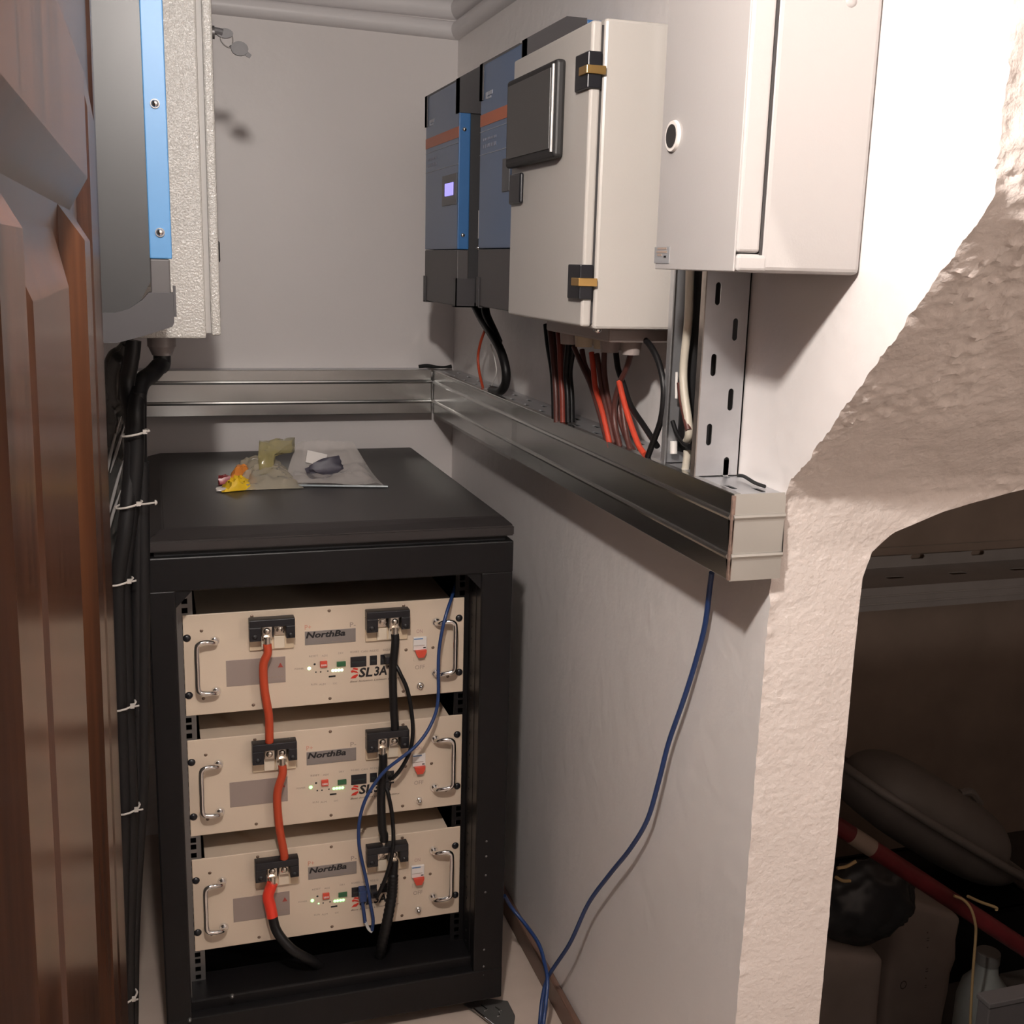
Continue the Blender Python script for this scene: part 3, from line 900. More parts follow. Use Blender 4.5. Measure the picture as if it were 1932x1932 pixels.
obj('end_cap', bm, mat('galvanised end cap', (0.50, 0.485, 0.45), 0.42, metal=0.75, var=0.06), tr, True, angle=0.5)
obj('cut_edge', box(WX-TD-0.0012, WX-TD+0.003, YE-0.0022, YE+0.0022, TZ0, TZ1-0.002, 0.0008), RUST, tr)
# along the back wall
XA = -0.073
tb = thing('cable_trunking', 'galvanised steel cable trunking across the back wall behind the rack', 'cable trunking', (0.26, YB-TD/2, TZ0))
bm = new_bm()
add_prism(bm, [(YB-o, z) for o, z in cover_profile()], 0, XA, WX-TD-0.004)
obj('cover', bm, GALV, tb, True, angle=0.5)
obj('back_channel', box(XA+0.002, WX-TD-0.004, YB-TD+0.004, YB-0.001, TZ0+0.002, TZ1-0.0015), GALVD, tb)
# upright piece down the right wall
VY0, VY1, VZ1 = -0.632, -0.534, 1.80
tv = thing('cable_trunking', 'upright perforated steel trunking without lid, full of cables, below white box', 'cable trunking', (WX-0.03, (VY0+VY1)/2, TZ1))
bm = new_bm()
sl = []
for v, ph in ((WX-0.0445, 0.0), (WX-0.0185, 0.5)):
    z = 1.185+0.0*ph-(0.042 if ph else 0)
    while z < VZ1-0.02:
        sl.append(slot_pts(v, z, 0.0072, 0.027)); z += 0.0845
slotted(bm, WX-0.060, WX-0.0015, TZ1, VZ1, sl, 1, VY0, VY0+0.0015)
obj('near_flange', bm, GALVD, tv)
obj('far_flange', box(WX-0.060, WX-0.0015, VY1-0.0015, VY1, TZ1, VZ1), GALVD, tv)
obj('back_plate', box(WX-0.003, WX-0.0015, VY0, VY1, TZ1, VZ1), mat('trunking inside', (0.1, 0.1, 0.1)), tv)
bm = new_bm()
add_box(bm, WX-0.0615, WX-0.0598, VY0, VY0+0.011, TZ1, VZ1)
obj('near_lip', bm, mat('worn steel lip', (0.40, 0.36, 0.33), 0.32, metal=0.9, var=0.3, vscale=40), tv)
obj('far_lip', box(WX-0.0615, WX-0.0598, VY1-0.011, VY1, TZ1, VZ1), GALVD, tv)
# film left on the right-hand trunking cover, dark foam scrap at the corner
bm = new_bm()
ny, nz = 40, 14
g = []
for i in range(ny+1):
    y = 0.083+(YB-TD-0.012-0.083)*i/ny
    row = []
    for k in range(nz+1):
        z = TZ0-0.002+(TZ1-TZ0+0.004)*k/nz
        wv = 0.0016+0.0022*max(0, fbm((0, y*4, z*9), 3, 3))
        if k == nz: row.append(bm.verts.new((WX-TD+0.012, y, TZ1+0.0025)))
        else: row.append(bm.verts.new((WX-TD-0.0034-wv, y, z)))
    g.append(row)
for i in range(ny):
    for k in range(nz): bm.faces.new((g[i][k], g[i+1][k], g[i+1][k+1], g[i][k+1]))
fo = tag(obj('plastic_film', bm, FILM, None, True), 'clear protective film left on the far end of right wall trunking', 'film')
bm = new_bm()
add_tube(bm, [at(790, 692, 1, YB-0.03), at(806, 690, 1, YB-0.035), at(822, 693, 1, YB-0.035), at(838, 694, 1, YB-0.03), at(852, 691, 1, YB-0.03)], 0.0045, 8, 4)
for v in bm.verts: v.co.z = max(v.co.z, TZ1+0.0005)
tag(obj('rubber_strip', bm, FOAM, None, True), 'black rubber strip lying on top of the trunking in the corner', 'strip')
bm = new_bm()
add_tube(bm, [at(1392, 897, 2, 1.1375), at(1404, 899, 2, 1.138), at(1424, 911, 2, 1.1375), at(1443, 918, 2, 1.137)], 0.0022, 7, 4)
tag(obj('rubber_strip', bm, FOAM, None, True), 'torn black rubber scrap beside the foot of upright trunking', 'strip')

# ================================================================== INVERTERS ON THE RIGHT WALL
def inverter(label, xf, y0, y1, z0, z1, zsplit, display, rear_blue, lines):
    """wall inverter facing -X; y0 = near side, y1 = far side"""
    t = thing('inverter', label, 'inverter', (WX-0.07, (y0+y1)/2, z0), 'blue inverters on the right wall')
    obj('body', add_prism(new_bm(), [(xf+0.018, z0+0.006), (WX-0.002, z0+0.006), (WX-0.002, z1+0.034), (xf+0.062, z1+0.034), (xf+0.018, z1+0.004)], 1, y0+0.004, y1-0.004), BODYK, t)
    fc = obj('front_cover', box(xf, xf+0.022, y0, y1, zsplit+0.001, z1, 0.002), [BLUESHEEN, BLUEC], t)  # front gets a duller copy of the blue, its reflection put into colour
    for p in fc.data.polygons:
        if p.normal.x > -0.5: p.material_index = 1
    obj('lower_cover', box(xf, xf+0.022, y0, y1, z0, zsplit, 0.002), CHAR, t)
    g = 0.0022
    for ya, yb in ((y0-g, y0+0.026), (y1-0.026, y1+g)):
        for za, zb, dx in ((z1-0.056, z1+g, 0.075), (z0-g, z0+0.050, 0.034)):
            near = ya < (y0+y1)/2
            bm = new_bm()
            # L-shaped guard: front lip, side plate and end plate
            yo = ya if near else yb
            yi = yb if near else ya
            sgn = 1 if near else -1
            add_box(bm, xf-g, xf-0.0001, min(yo, yo+sgn*0.017), max(yo, yo+sgn*0.017), za, zb)
            if za > (z0+z1)/2:
                add_prism(bm, [(xf-g, za), (xf+0.092, za), (xf+0.092, z1+0.038), (xf+0.060, z1+0.038), (xf-g, z1+g)], 1, min(yo, yo+sgn*0.020), max(yo, yo+sgn*0.020))
                obj('corner_guard', bm, GUARD, t)
                continue
            add_box(bm, xf-g, xf+dx, min(yo, yo+sgn*g), max(yo, yo+sgn*g), za, zb)
            ze = zb if za > (z0+z1)/2 else za
            s2 = -1 if za > (z0+z1)/2 else 1
            add_box(bm, xf-g, xf+dx, min(yo, yi), max(yo, yi), min(ze, ze+s2*g), max(ze, ze+s2*g))
            obj('corner_guard', bm, GUARD, t)
    zs = z1-0.098
    st = obj('orange_stripe', box(xf-0.0006, xf+0.0001, y0+0.001, y1-0.001, zs, zs+0.019), ORANGE, t)
    for dz, th in ((-0.009, 0.0009), (-0.046, 0.0009)):
        obj('print_line', box(xf-0.0006, xf+0.0001, y0+0.001, y1-0.001, zs+dz, zs+dz+th), PRINTW, t)
    # small print, too fine to read: a mark with a short word and two rows of type
    zt = zs+0.042
    for k, (w_, h_) in enumerate(((0.008, 0.010), (0.030, 0.006), (0.022, 0.003))):
        ya = y1-0.030-(0, 0.010, 0.010)[k]
        obj('small_print', box(xf-0.0006, xf+0.0001, ya-w_, ya, zt+(0, 0.004, -0.001)[k], zt+(0, 0.004, -0.001)[k]+h_), PRINTW, t)
    for r_ in range(2):
        u = y1-0.018
        for k in range(7):
            L_ = 0.006+0.006*((k*7+r_*3) % 3)/2
            obj('small_print', box(xf-0.0006, xf+0.0001, u-L_, u, zs-0.024-0.012*r_, zs-0.020-0.012*r_+0.002*r_), mat('dim print', (0.20, 0.22, 0.29), 0.5), t)
            u -= L_+0.003
            if u < y1-0.018-0.10: break
    for zc in (z1-0.064-0.020, zsplit+0.026):
        bm = new_bm(); add_dome(bm, (xf+0.0105, y0, zc), (0, -1, 0), 0.0042, 0.0026, 14, 3)
        obj('screw', bm, CHROME, t, True)
    if display:
        a, b = at(836, 333, 0, xf), at(862, 385, 0, xf)
        d = obj('display_panel', box(xf-0.002, xf+0.001, b.y, a.y, b.z, a.z, 0.0006), mat('display surround', (0.05, 0.052, 0.06), 0.35), t)
        a, b = at(840, 347, 0, xf-0.002), at(855, 368, 0, xf-0.002)
        obj('backlit_screen', box(xf-0.0032, xf-0.001, b.y, a.y, b.z, a.z, 0.0008), LCD, d)
    else:
        a, b = at(950, 300, 0, xf), at(962, 360, 0, xf)
        obj('display_panel', box(xf-0.002, xf+0.001, b.y, a.y, b.z, a.z, 0.0006), mat('display surround', (0.05, 0.052, 0.06)), t)
    if rear_blue:
        obj('top_plate', box(xf+0.093, WX-0.004, y0+0.001, y1-0.004, z1-0.020, z1+0.037, 0.002), BLUEC, t)
    return t
inverter('blue wall inverter with a lit lilac display, nearest the back wall', 0.508, 0.187, 0.447, 1.303, 1.698, 1.404, True, False, True)
inverter('blue wall inverter without lit display, half hidden behind the grey cabinet', 0.514, -0.178, 0.067, 1.308, 1.703, 1.405, False, True, True)
i1 = [o for o in COL.objects if o.name == 'inverter'][0]
obj('side_sticker', box(0.548, 0.553, 0.1868, 0.1872+0.004, 1.425, 1.475), WHITEP, i1)
bm = new_bm(); add_dome(bm, (0.549, 0.191, 1.408), (0, -1, 0), 0.004, 0.003, 12, 3)
obj('screw', bm, CHROME, i1, True)

# ================================================================== GREY CABINET WITH DISPLAY
CX, CY0, CY1, CZ0, CZ1 = 0.494, -0.500, -0.183, 1.306, 1.672
cb = thing('control_cabinet', 'light grey steel cabinet with a black touch display and brass hinges on right wall', 'cabinet', (0.58, (CY0+CY1)/2, CZ0))
obj('body', box(CX+0.016, WX-0.002, CY0, CY1, CZ0-0.003, CZ1+0.004, 0.004), BOXG, cb)
obj('door_gasket', box(CX+0.0125, CX+0.018, CY0+0.004, CY1-0.004, CZ0+0.004, CZ1-0.004), GASKET, cb)
dr = obj('door', box(CX-0.001, CX+0.0128, CY0+0.0005, CY1-0.001, CZ0, CZ1, 0.0035, 3), BOXG, cb)
a, b = at(972, 155, 0, CX-0.014), at(1052, 312, 0, CX-0.014)
DY1, DY0, DZ1, DZ0 = -0.196, -0.412, 1.641, 1.519
dp = obj('display', box(CX-0.015, CX-0.0005, DY0, DY1, DZ0, DZ1, 0.005, 3), FRAMEK, dr)
sc_ = obj('screen', box(CX-0.0162, CX-0.0145, DY0+0.018, DY1-0.010, DZ0+0.012, DZ1-0.009, 0.0006), SCREEN, cb)
obj('display_trim', box(CX-0.0172, CX-0.0142, DY0+0.0055, DY0+0.0105, DZ0+0.007, DZ1-0.006, 0.0006), mat('silver trim', (0.62, 0.60, 0.58), 0.35, metal=0.4), cb)
a, b = at(965, 328, 0, CX-0.003), at(985, 386, 0, CX-0.003)
obj('door_lock', box(CX-0.007, CX-0.0008, b.y, a.y, 1.468, 1.511, 0.003, 3), BLACKP, cb)
for zc in (1.615, 1.362):
    hg = obj('hinge', box(CX-0.006, CX+0.0125, CY0-0.0032, CY0+0.042, zc-0.0215, zc+0.0215, 0.0015), BLACKP, cb)
    bm = new_bm()
    add_box(bm, CX-0.0085, CX-0.0055, CY0-0.004, CY0+0.022, zc-0.005, zc+0.005, 0.0008)
    add_box(bm, CX-0.0085, CX+0.017, CY0-0.0062, CY0-0.0030, zc-0.005, zc+0.005, 0.0008)
    obj('hinge_arm', bm, BRASS, hg)
gy0, gy1 = at(1215, 650, 0, 0.585).y, at(1055, 650, 0, 0.585).y
obj('gland_plate', box(0.545, 0.635, -0.47, -0.215, CZ0-0.022, CZ0-0.003, 0.003), GLAND, cb)
for yy, xx, m_ in ((-0.25, 0.57, GLAND), (-0.30, 0.575, GLANDC), (-0.335, 0.59, GLANDC), (-0.40, 0.575, GLAND), (-0.44, 0.59, GLAND), (-0.36, 0.61, GLAND), (-0.28, 0.61, GLAND)):
    bm = new_bm(); add_cyl(bm, (xx, yy, CZ0-0.040), (xx, yy, CZ0-0.021), 0.0125, 0.0145, 14)
    obj('cable_gland', bm, m_, cb, True)
p = at(1142, 632, 1, CY0+0.02)
bm = new_bm(); add_dome(bm, (0.52, CY0+0.01, CZ0-0.0035), (0, 0, -1), 0.006, 0.005, 12, 3)
obj('bottom_bolt', bm, CHROME, cb, True)

# ================================================================== WHITE DISTRIBUTION BOX (nearest on the right wall)
BXF, BY0, BY1, BZ0, BZ1 = 0.517, -0.852, -0.664, 1.380, 1.90
wb = thing('distribution_box', 'large white distribution box with a round lock, nearest on the right wall', 'box', (0.59, (BY0+BY1)/2, BZ0))
obj('body', box(BXF+0.028, WX-0.001, BY0, BY1, BZ0, BZ1, 0.006, 3), BOXW, wb)
obj('bottom_lip', box(BXF+0.0022, BXF+0.036, BY0, BY1, BZ0+0.0006, BZ0+0.018, 0.004, 3), BOXW, wb)
obj('door_gap', box(BXF+0.0265, BXF+0.0295, BY0+0.0015, BY1-0.002, BZ0+0.017, BZ1-0.004), GASKET, wb)
bm = add_box(new_bm(), BXF+0.0012, BXF+0.0268, BY0+0.0005, BY1-0.001, BZ0+0.019, BZ1-0.004, 0.0035, 3)
add_box(bm, BXF-0.0002, BXF+0.0020, BY0+0.003, BY1-0.001, BZ0+0.0008, BZ1-0.006, 0.0009)
bd = obj('door', bm, BOXW, wb)
lk = at(1272, 257, 0, BXF)
bm = new_bm()
add_cyl(bm, (BXF+0.002, lk.y, lk.z), (BXF-0.0035, lk.y, lk.z), 0.0170, 0.0158, 28)
lo2 = obj('lock_ring', bm, WHITEP, bd, True)
bm = new_bm(); add_cyl(bm, (BXF, lk.y, lk.z), (BXF-0.0042, lk.y, lk.z), 0.0122, seg=24)
obj('lock_barrel', bm, mat('lock barrel', (0.05, 0.047, 0.047), 0.4, metal=0.5), bd, True)
a, b = at(1236, 464, 0, BXF-0.0005), at(1262, 499, 0, BXF-0.0005)
stk = obj('sticker', box(BXF-0.0008, BXF+0.001, b.y, a.y, b.z+0.001, a.z-0.001), STICK, bd)
for k, (u0, u1, v) in enumerate(((0.2, 0.8, 0.80), (0.15, 0.85, 0.62), (0.2, 0.35, 0.36), (0.5, 0.8, 0.45))):
    obj('print_line', box(BXF-0.0011, BXF-0.0007, b.y+(a.y-b.y)*u0, b.y+(a.y-b.y)*u1, b.z+(a.z-b.z)*v, b.z+(a.z-b.z)*v+0.0022), INKG if k != 2 else INK, wb)
p = at(1606, 2, 1, BY0)
bm = new_bm(); add_dome(bm, (p.x, BY0, p.z), (0, -1, 0), 0.006, 0.002, 14, 3)
obj('knockout_plug', bm, BOXW, wb, True)

# ================================================================== CABLES BELOW THE RIGHT-HAND CABINETS
ZT = TZ1-0.004
def rc(name, px, x, r, m_, label, group=None):
    xs = x if isinstance(x, (list, tuple)) else [x]*len(px)
    return cable(name, [at(a_, b_, 0, q) for (a_, b_), q in zip(px, xs)], r, m_, label, 'cable', group, 10, 7)
rc('power_cable', [(896, 576), (908, 600), (926, 628), (944, 660), (954, 695), (954, 722), (944, 738), (928, 736)], [0.60, 0.60, 0.60, 0.602, 0.605, 0.607, 0.607, 0.61], 0.0088, CABLEK, 'thick black cable bending from the inverters into the trunking')
rc('power_cable', [(915, 575), (918, 595), (930, 622), (940, 645)], 0.605, 0.0085, CABLEK, 'short black cable stub joining under the half hidden inverter')
rc('wire', [(916, 620), (907, 645), (902, 672), (904, 700), (911, 732)], 0.608, 0.0028, CABLER, 'thin orange red wire arching below the inverters')
rc('wire', [(926, 650), (934, 680), (936, 705), (924, 735)], 0.612, 0.0012, WIREW, 'hair-thin pale wire below the inverters, right of the orange one')
for k, (xa, xb, xq, m_) in enumerate(((1030, 1046, 0.600, CABLEK), (1037, 1050, 0.595, CABLEBR), (1044, 1056, 0.603, CABLEBR), (1052, 1062, 0.598, mat('dark red cable', (0.20, 0.035, 0.022), 0.45)), (1060, 1066, 0.606, CABLEBR), (1068, 1072, 0.600, CABLEK), (1078, 1079, 0.607, CABLEK))):
    lab = {1: 'dark brown cable second from left in bundle under grey cabinet', 2: 'dark brown cable third from left in bundle under grey cabinet', 4: 'dark brown cable fifth from left in bundle under grey cabinet', 0: 'black cable at the left edge of bundle under the grey cabinet', 3: 'reddish cable in the middle of bundle under the grey cabinet',
           5: 'black cable right of the reddish one under the grey cabinet', 6: 'black cable at the right edge of bundle under the grey cabinet'}[k]
    rc('power_cable', [(xa, 612), (xa+4, 650), (xb-4, 700), (xb-1, 745), (xb, 797)], xq, 0.0048, m_, lab, None)
rr = [([(1083, 655), (1098, 690), (1114, 725), (1130, 775), (1146, 835)], 0.600, CABLEBR, 'dark brown cable slanting left of the bright orange one'),
      ([(1098, 660), (1104, 690), (1120, 720), (1136, 770), (1152, 840)], 0.606, CABLEBR, 'second dark brown cable slanting left of the bright orange one'),
      ([(1116, 665), (1120, 700), (1124, 735), (1136, 775), (1152, 845)], 0.598, CABLEO, 'bright orange red cable slanting below the cabinet gland plate'),
      ([(1126, 668), (1132, 705), (1138, 745), (1148, 790), (1160, 848)], 0.604, CABLEBR, 'dark brown cable hanging right of the bright orange one'),
      ([(1140, 665), (1140, 700), (1146, 745), (1156, 790), (1170, 850)], 0.608, CABLEBR, 'straight dark brown cable below the cream gland'),
      ([(1162, 665), (1166, 695), (1176, 725), (1190, 765), (1216, 805), (1240, 842)], 0.604, CABLEK, 'black cable crossing from upper left to lower right'),
      ([(1190, 668), (1182, 695), (1170, 722), (1160, 760), (1160, 800), (1172, 852)], 0.600, CABLEBR, 'dark brown cable crossing from upper right to lower left'),
      ([(1168, 720), (1178, 760), (1190, 800), (1205, 840), (1217, 858)], 0.597, CABLEO, 'bright orange red cable rising beside the crossing black cable'),
      ([(1172, 738), (1176, 780), (1182, 820), (1192, 858)], 0.606, CABLEBR, 'short brown red cable behind the crossing cables'),
      ([(1165, 745), (1170, 790), (1184, 830), (1200, 858)], 0.610, CABLEBR, 'brown cable behind the crossing cables')]
for px, xq, m_, lab in rr: rc('power_cable', px, xq, 0.0042, m_, lab)
rc('power_cable', [(1195, 634), (1218, 642), (1238, 672), (1250, 712), (1252, 750), (1246, 795), (1230, 840), (1222, 862)], 0.598, 0.0042, CABLEK, 'black cable curving in a wide bow beside the upright trunking')
# inside the upright trunking
rc('power_cable', [(1288, 505), (1284, 600), (1276, 700), (1270, 800), (1268, 870)], 0.634, 0.014, CABLEK, 'thick black cable on the left inside the upright trunking')
rc('power_cable', [(1322, 505), (1316, 600), (1308, 700), (1300, 800), (1296, 850)], 0.634, 0.015, CABLEK, 'thick black cable on the right inside the upright trunking')
rc('power_cable', [(1302, 505), (1299, 600), (1290, 690), (1291, 740), (1298, 790), (1300, 820), (1294, 836)], [0.610, 0.610, 0.609, 0.608, 0.608, 0.609, 0.613], 0.0054, CABLEW, 'cream white cable inside the upright trunking')
rc('power_cable', [(1297, 850), (1296, 866), (1292, 890)], 0.614, 0.005, CABLEW, 'short cream cable end at the foot of upright trunking')
rc('wire', [(1283, 722), (1286, 752), (1294, 790), (1299, 812)], 0.606, 0.0042, CABLEBR, 'short brown wire in front of the cream white cable')
rc('wire', [(1277, 702), (1276, 730), (1276, 752)], 0.608, 0.0018, WIREW, 'thin white wire above the white wire stub in the trunking')
rc('wire', [(1271, 832), (1271, 845), (1271, 856)], 0.612, 0.0050, WIREW, 'white wire stub low inside the upright trunking')
rc('wire', [(1269, 795), (1277, 818), (1290, 836), (1300, 842)], 0.608, 0.0030, CABLEK, 'thin black wire bending at the foot of upright trunking')

# blue cable on the right wall and its neighbour from behind the rack
P1 = [at(1343, 1080, 0, 0.640), at(1339, 1110, 0, 0.645), at(1330, 1180, 0, 0.648), at(1312, 1250, 0, 0.648), at(1290, 1320, 0, 0.646), at(1262, 1400, 0, 0.644), at(1244, 1470, 0, 0.642), at(1222, 1545, 0, 0.640), at(1190, 1600, 0, 0.637),
      at(1150, 1650, 0, 0.634), at(1110, 1705, 0, 0.630), at(1075, 1780, 0, 0.624), at(1036, 1840, 0, 0.617), at(1024, 1880, 0, 0.606), at(1018, 1934, 0, 0.590), at(1014, 1975, 0, 0.572)]
P1[-1].z = max(P1[-1].z, 0.004)
cable('network_cable', P1, 0.0036, CABLEB, 'long blue cable hanging down the right wall from the trunking')
P2 = [at(952, 1690, 0, 0.57), at(965, 1712, 0, 0.59), at(992, 1745, 0, 0.610), at(1016, 1780, 0, 0.618), at(1027, 1815, 0, 0.616), at(1033, 1850, 0, 0.610), at(1030, 1890, 0, 0.600), at(1025, 1934, 0, 0.588), at(1021, 1975, 0, 0.570)]
P2[-1].z = max(P2[-1].z, 0.004)
cable('network_cable', P2, 0.0036, CABLEB, 'blue cable coming from behind the rack and joining the long one')

# ================================================================== LEFT SIDE: DOOR, INVERTER, CABINET, CABLES
def dx(z): return -0.0824+0.0137*(z-1.0)
door = thing('door_1', 'varnished dark brown panelled wooden door standing open at the left', 'door', (-0.10, -1.1, 0.0))
def door_box(y0, y1, z0, z1, n0, n1, bev=0.0, taper=None):
    """board on the door: n = distance out of the door face; taper shrinks the front face"""
    bm = new_bm()
    ty = taper or 0.0
    A = [(y0, z0), (y1, z0), (y1, z1), (y0, z1)]
    B = [(y0+ty, z0+ty), (y1-ty, z0+ty), (y1-ty, z1-ty), (y0+ty, z1-ty)]
    va = [bm.verts.new((dx(z)+n0, y, z)) for y, z in A]
    vb = [bm.verts.new((dx(z)+n1, y, z)) for y, z in B]
    bm.faces.new(va[::-1]); bm.faces.new(vb)
    for i in range(4):
        j = (i+1) % 4
        bm.faces.new((va[i], va[j], vb[j], vb[i]))
    if bev: bmesh.ops.bevel(bm, geom=bm.edges[:], offset=bev, segments=2, affect='EDGES')
    return bm
YD = -0.62
obj('slab', door_box(-1.58, YD, 0.02, 1.93, -0.04, 0.0, 0.003), WOOD, door)
def frame(y0, y1, z0, z1, w_, n1):
    for a_ in ((y0, y1, z1-w_, z1), (y0, y1, z0, z0+w_), (y0, y0+w_, z0+w_, z1-w_), (y1-w_, y1, z0+w_, z1-w_)):
        bm = door_box(*a_, 0.0, n1, 0, taper=min(w_*0.32, 0.02))
        obj('moulding', bm, WOOD, door)
frame(-1.56, -1.035, 0.10, 1.515, 0.105, 0.013)
obj('panel', door_box(-1.44, -1.185, 0.21, 1.395, 0.0, 0.009, 0, taper=0.03), WOOD, door)
obj('stile_bead', door_box(-0.955, -0.755, 0.03, 1.535, 0.0, 0.008, 0, taper=0.045), WOOD, door)
obj('edge_bead', door_box(-0.69, -0.63, 0.02, 1.93, 0.0, 0.003, 0, taper=0.012), WOOD, door)

LY = -0.40
li = thing('inverter', 'black inverter with a light blue edge strip, at left behind the door', 'inverter', (-0.1, LY+0.14, 1.27))
D = -0.004
prof_b = [(XL+0.004, 1.312), (-0.066+D, 1.312), (-0.050+D, 1.317), (-0.036+D, 1.327), (-0.0235+D, 1.350), (-0.0235+D, 1.93), (XL+0.004, 1.93)]
obj('body', add_prism(new_bm(), prof_b, 1, LY, LY+0.28), BODYKL, li)
obj('front_cover', box(-0.0235+D, -0.0015, LY-0.001, LY+0.281, 1.377, 1.93, 0.0015), mat('light blue painted steel', (0.062, 0.195, 0.39), 0.45), li)
obj('lower_cover', box(-0.0235+D, -0.0045, LY, LY+0.28, 1.312, 1.3765, 0.0015), CHAR, li)
obj('corner_guard', add_prism(new_bm(), [(XL+0.006, 1.276), (-0.066+D, 1.276), (-0.036+D, 1.284), (-0.0005+D, 1.296), (0.0020+D, 1.301), (0.0020+D, 1.337), (-0.026+D, 1.337), (-0.034+D, 1.328), (-0.050+D, 1.317), (-0.066+D, 1.312), (XL+0.006, 1.312)], 1, LY-0.004, LY+0.02), GUARD, li)
obj('guard_tab', box(0.0022+D, 0.0052+D, LY-0.002, LY+0.018, 1.308, 1.345), GUARD, li)
for zc in (1.555, 1.408):
    bm = new_bm(); add_cyl(bm, (-0.0145, LY-0.001, zc), (-0.0145, LY-0.003, zc), 0.0055, seg=18); add_dome(bm, (-0.0145, LY-0.003, zc), (0, -1, 0), 0.0044, 0.003, 16, 4)
    obj('screw', bm, CHROME, li, True)

CYN = -0.06
lc = thing('control_cabinet', 'grey hammered steel cabinet with keys in its lock, on the left wall', 'cabinet', (-0.1, CYN+0.15, 1.255))
obj('body', box(XL+0.002, 0.050, CYN, CYN+0.34, 1.258, 1.93, 0.003), BOXH, lc)
obj('door_gasket', box(0.049, 0.058, CYN+0.006, CYN+0.334, 1.266, 1.93), mat('pale gasket', (0.38, 0.36, 0.34), 0.5), lc)
obj('door', box(0.0575, 0.072, CYN-0.002, CYN+0.342, 1.263, 1.93, 0.003), BOXH, lc)
p0_, p1_ = at(409, 457, 0, 0.073), at(414, 495, 0, 0.079)
KY = 0.10
lz = at(412, 475, 1, 0.06).z
obj('latch', box(0.071, 0.0800, 0.045, 0.070, lz-0.017, lz+0.017, 0.003), BLACKP, lc)
kz = at(412, 62, 1, KY).z
bm = new_bm(); add_box(bm, 0.071, 0.0760, KY-0.014, KY+0.014, kz-0.026, kz+0.026, 0.002); add_cyl(bm, (0.075, KY, kz), (0.084, KY, kz), 0.010, seg=18)
obj('lock', bm, mat('lock grey', (0.11, 0.105, 0.105), 0.4, metal=0.5), lc, True)
def kp(px, py): return at(px, py, 1, KY)
ks = thing('key_ring', 'bunch of two keys on a ring hanging in the left cabinet lock', 'keys', kp(425, 62))
KEYM = mat('dark key plastic', (0.10, 0.095, 0.10), 0.5)
bm = new_bm()
add_tube(bm, [kp(404, 58), kp(414, 60), kp(420, 62)], 0.006, 10, 3)
c = kp(425, 63)
add_prism(bm, [(c.x+0.012*math.cos(t)*1.1-0.001, c.z+0.0075*math.sin(t)) for t in [2*math.pi*k/16 for k in range(16)]], 1, KY-0.003, KY+0.003)
obj('key', bm, KEYM, ks)
ring = [kp(425, 70), kp(434, 64), kp(439, 72), kp(438, 86), kp(432, 90), kp(422, 84), kp(416, 74), kp(421, 69), kp(425, 70)]
obj('ring', add_tube(new_bm(), ring, 0.0010, 8, 6), mat('steel wire ring', (0.45, 0.44, 0.43), 0.3, metal=0.9), ks, True)
bm = new_bm()
c, d = kp(452, 92), kp(473, 107)
add_prism(bm, [(c.x+0.0135*math.cos(t), c.z+0.011*math.sin(t)) for t in [2*math.pi*k/18 for k in range(18)]], 1, KY-0.003, KY+0.003)
ang = math.atan2(d.z-c.z, d.x-c.x)
ux, uz = math.cos(ang), math.sin(ang)
add_prism(bm, [(c.x+ux*0.010-uz*0.004, c.z+uz*0.010+ux*0.004), (d.x-uz*0.003, d.z+ux*0.003), (d.x+uz*0.003, d.z-ux*0.003), (c.x+ux*0.010+uz*0.004, c.z+uz*0.010-ux*0.004)], 1, KY-0.0012, KY+0.0012)
add_tube(bm, [kp(434, 86), kp(438, 91), kp(444, 92)], 0.0022, 7, 3)
obj('key', bm, KEYM, ks)

# cables at the left: bundle with ties, gland and the film-wrapped hose
bundle = thing('cable_bundle', 'black cable bundle held by pale ties running down left of rack', 'cable', (-0.08, -0.13, 0.0))
def lp(px, py, y=-0.13): return at(px, py, 1, y)
pA = [lp(262, 738, -0.105), lp(257, 760, -0.12), lp(256, 790), lp(256, 850), lp(250, 930), lp(240, 1010), lp(231, 1095), lp(234, 1200), lp(238, 1330), lp(243, 1430), lp(246, 1525), lp(244, 1650), lp(240, 1780), lp(240, 1940), lp(240, 2090)]
pA[-1].z = max(pA[-1].z, 0.0)
obj('cable_strand', add_tube(new_bm(), pA, 0.0125, 12, 8), CABLEK, bundle, True, angle=1.4)
pB = [lp(252, 642, -0.1), lp(250, 665, -0.1), lp(246, 690, -0.1), lp(240, 730, -0.10), lp(250, 800, -0.125), lp(246, 900, -0.13), lp(236, 1000, -0.14), lp(222, 1100, -0.14), lp(224, 1250, -0.14), lp(228, 1400, -0.14), lp(232, 1530, -0.14), lp(230, 1700, -0.14), lp(226, 1940, -0.14), lp(226, 2090, -0.14)]
pB[-1].z = max(pB[-1].z, 0.0)
obj('cable_strand', add_tube(new_bm(), pB, 0.0115, 12, 8), CABLEK, bundle, True, angle=1.4)
for ps in ([(267, 870), (268, 960), (269, 1100), (269, 1300), (267, 1480), (259, 1600), (251, 1750), (248, 1940), (248, 2090)],
           [(262, 740), (262, 800), (263, 880), (262, 960), (258, 1100), (257, 1300), (258, 1500), (252, 1650), (246, 1800), (244, 1940), (244, 2090)],
           [(226, 1060), (220, 1120), (216, 1200), (216, 1400), (220, 1600), (222, 1800), (224, 1940), (224, 2090)]):
    pc = [lp(x, y, -0.115) for x, y in ps]
    pc[-1].z = max(pc[-1].z, 0.0)
    obj('cable_strand', add_tube(new_bm(), pc, 0.0115, 12, 8), CABLEK, bundle, True, angle=1.4)
TIE = mat('pale cable tie', (0.52, 0.48, 0.44), 0.35)
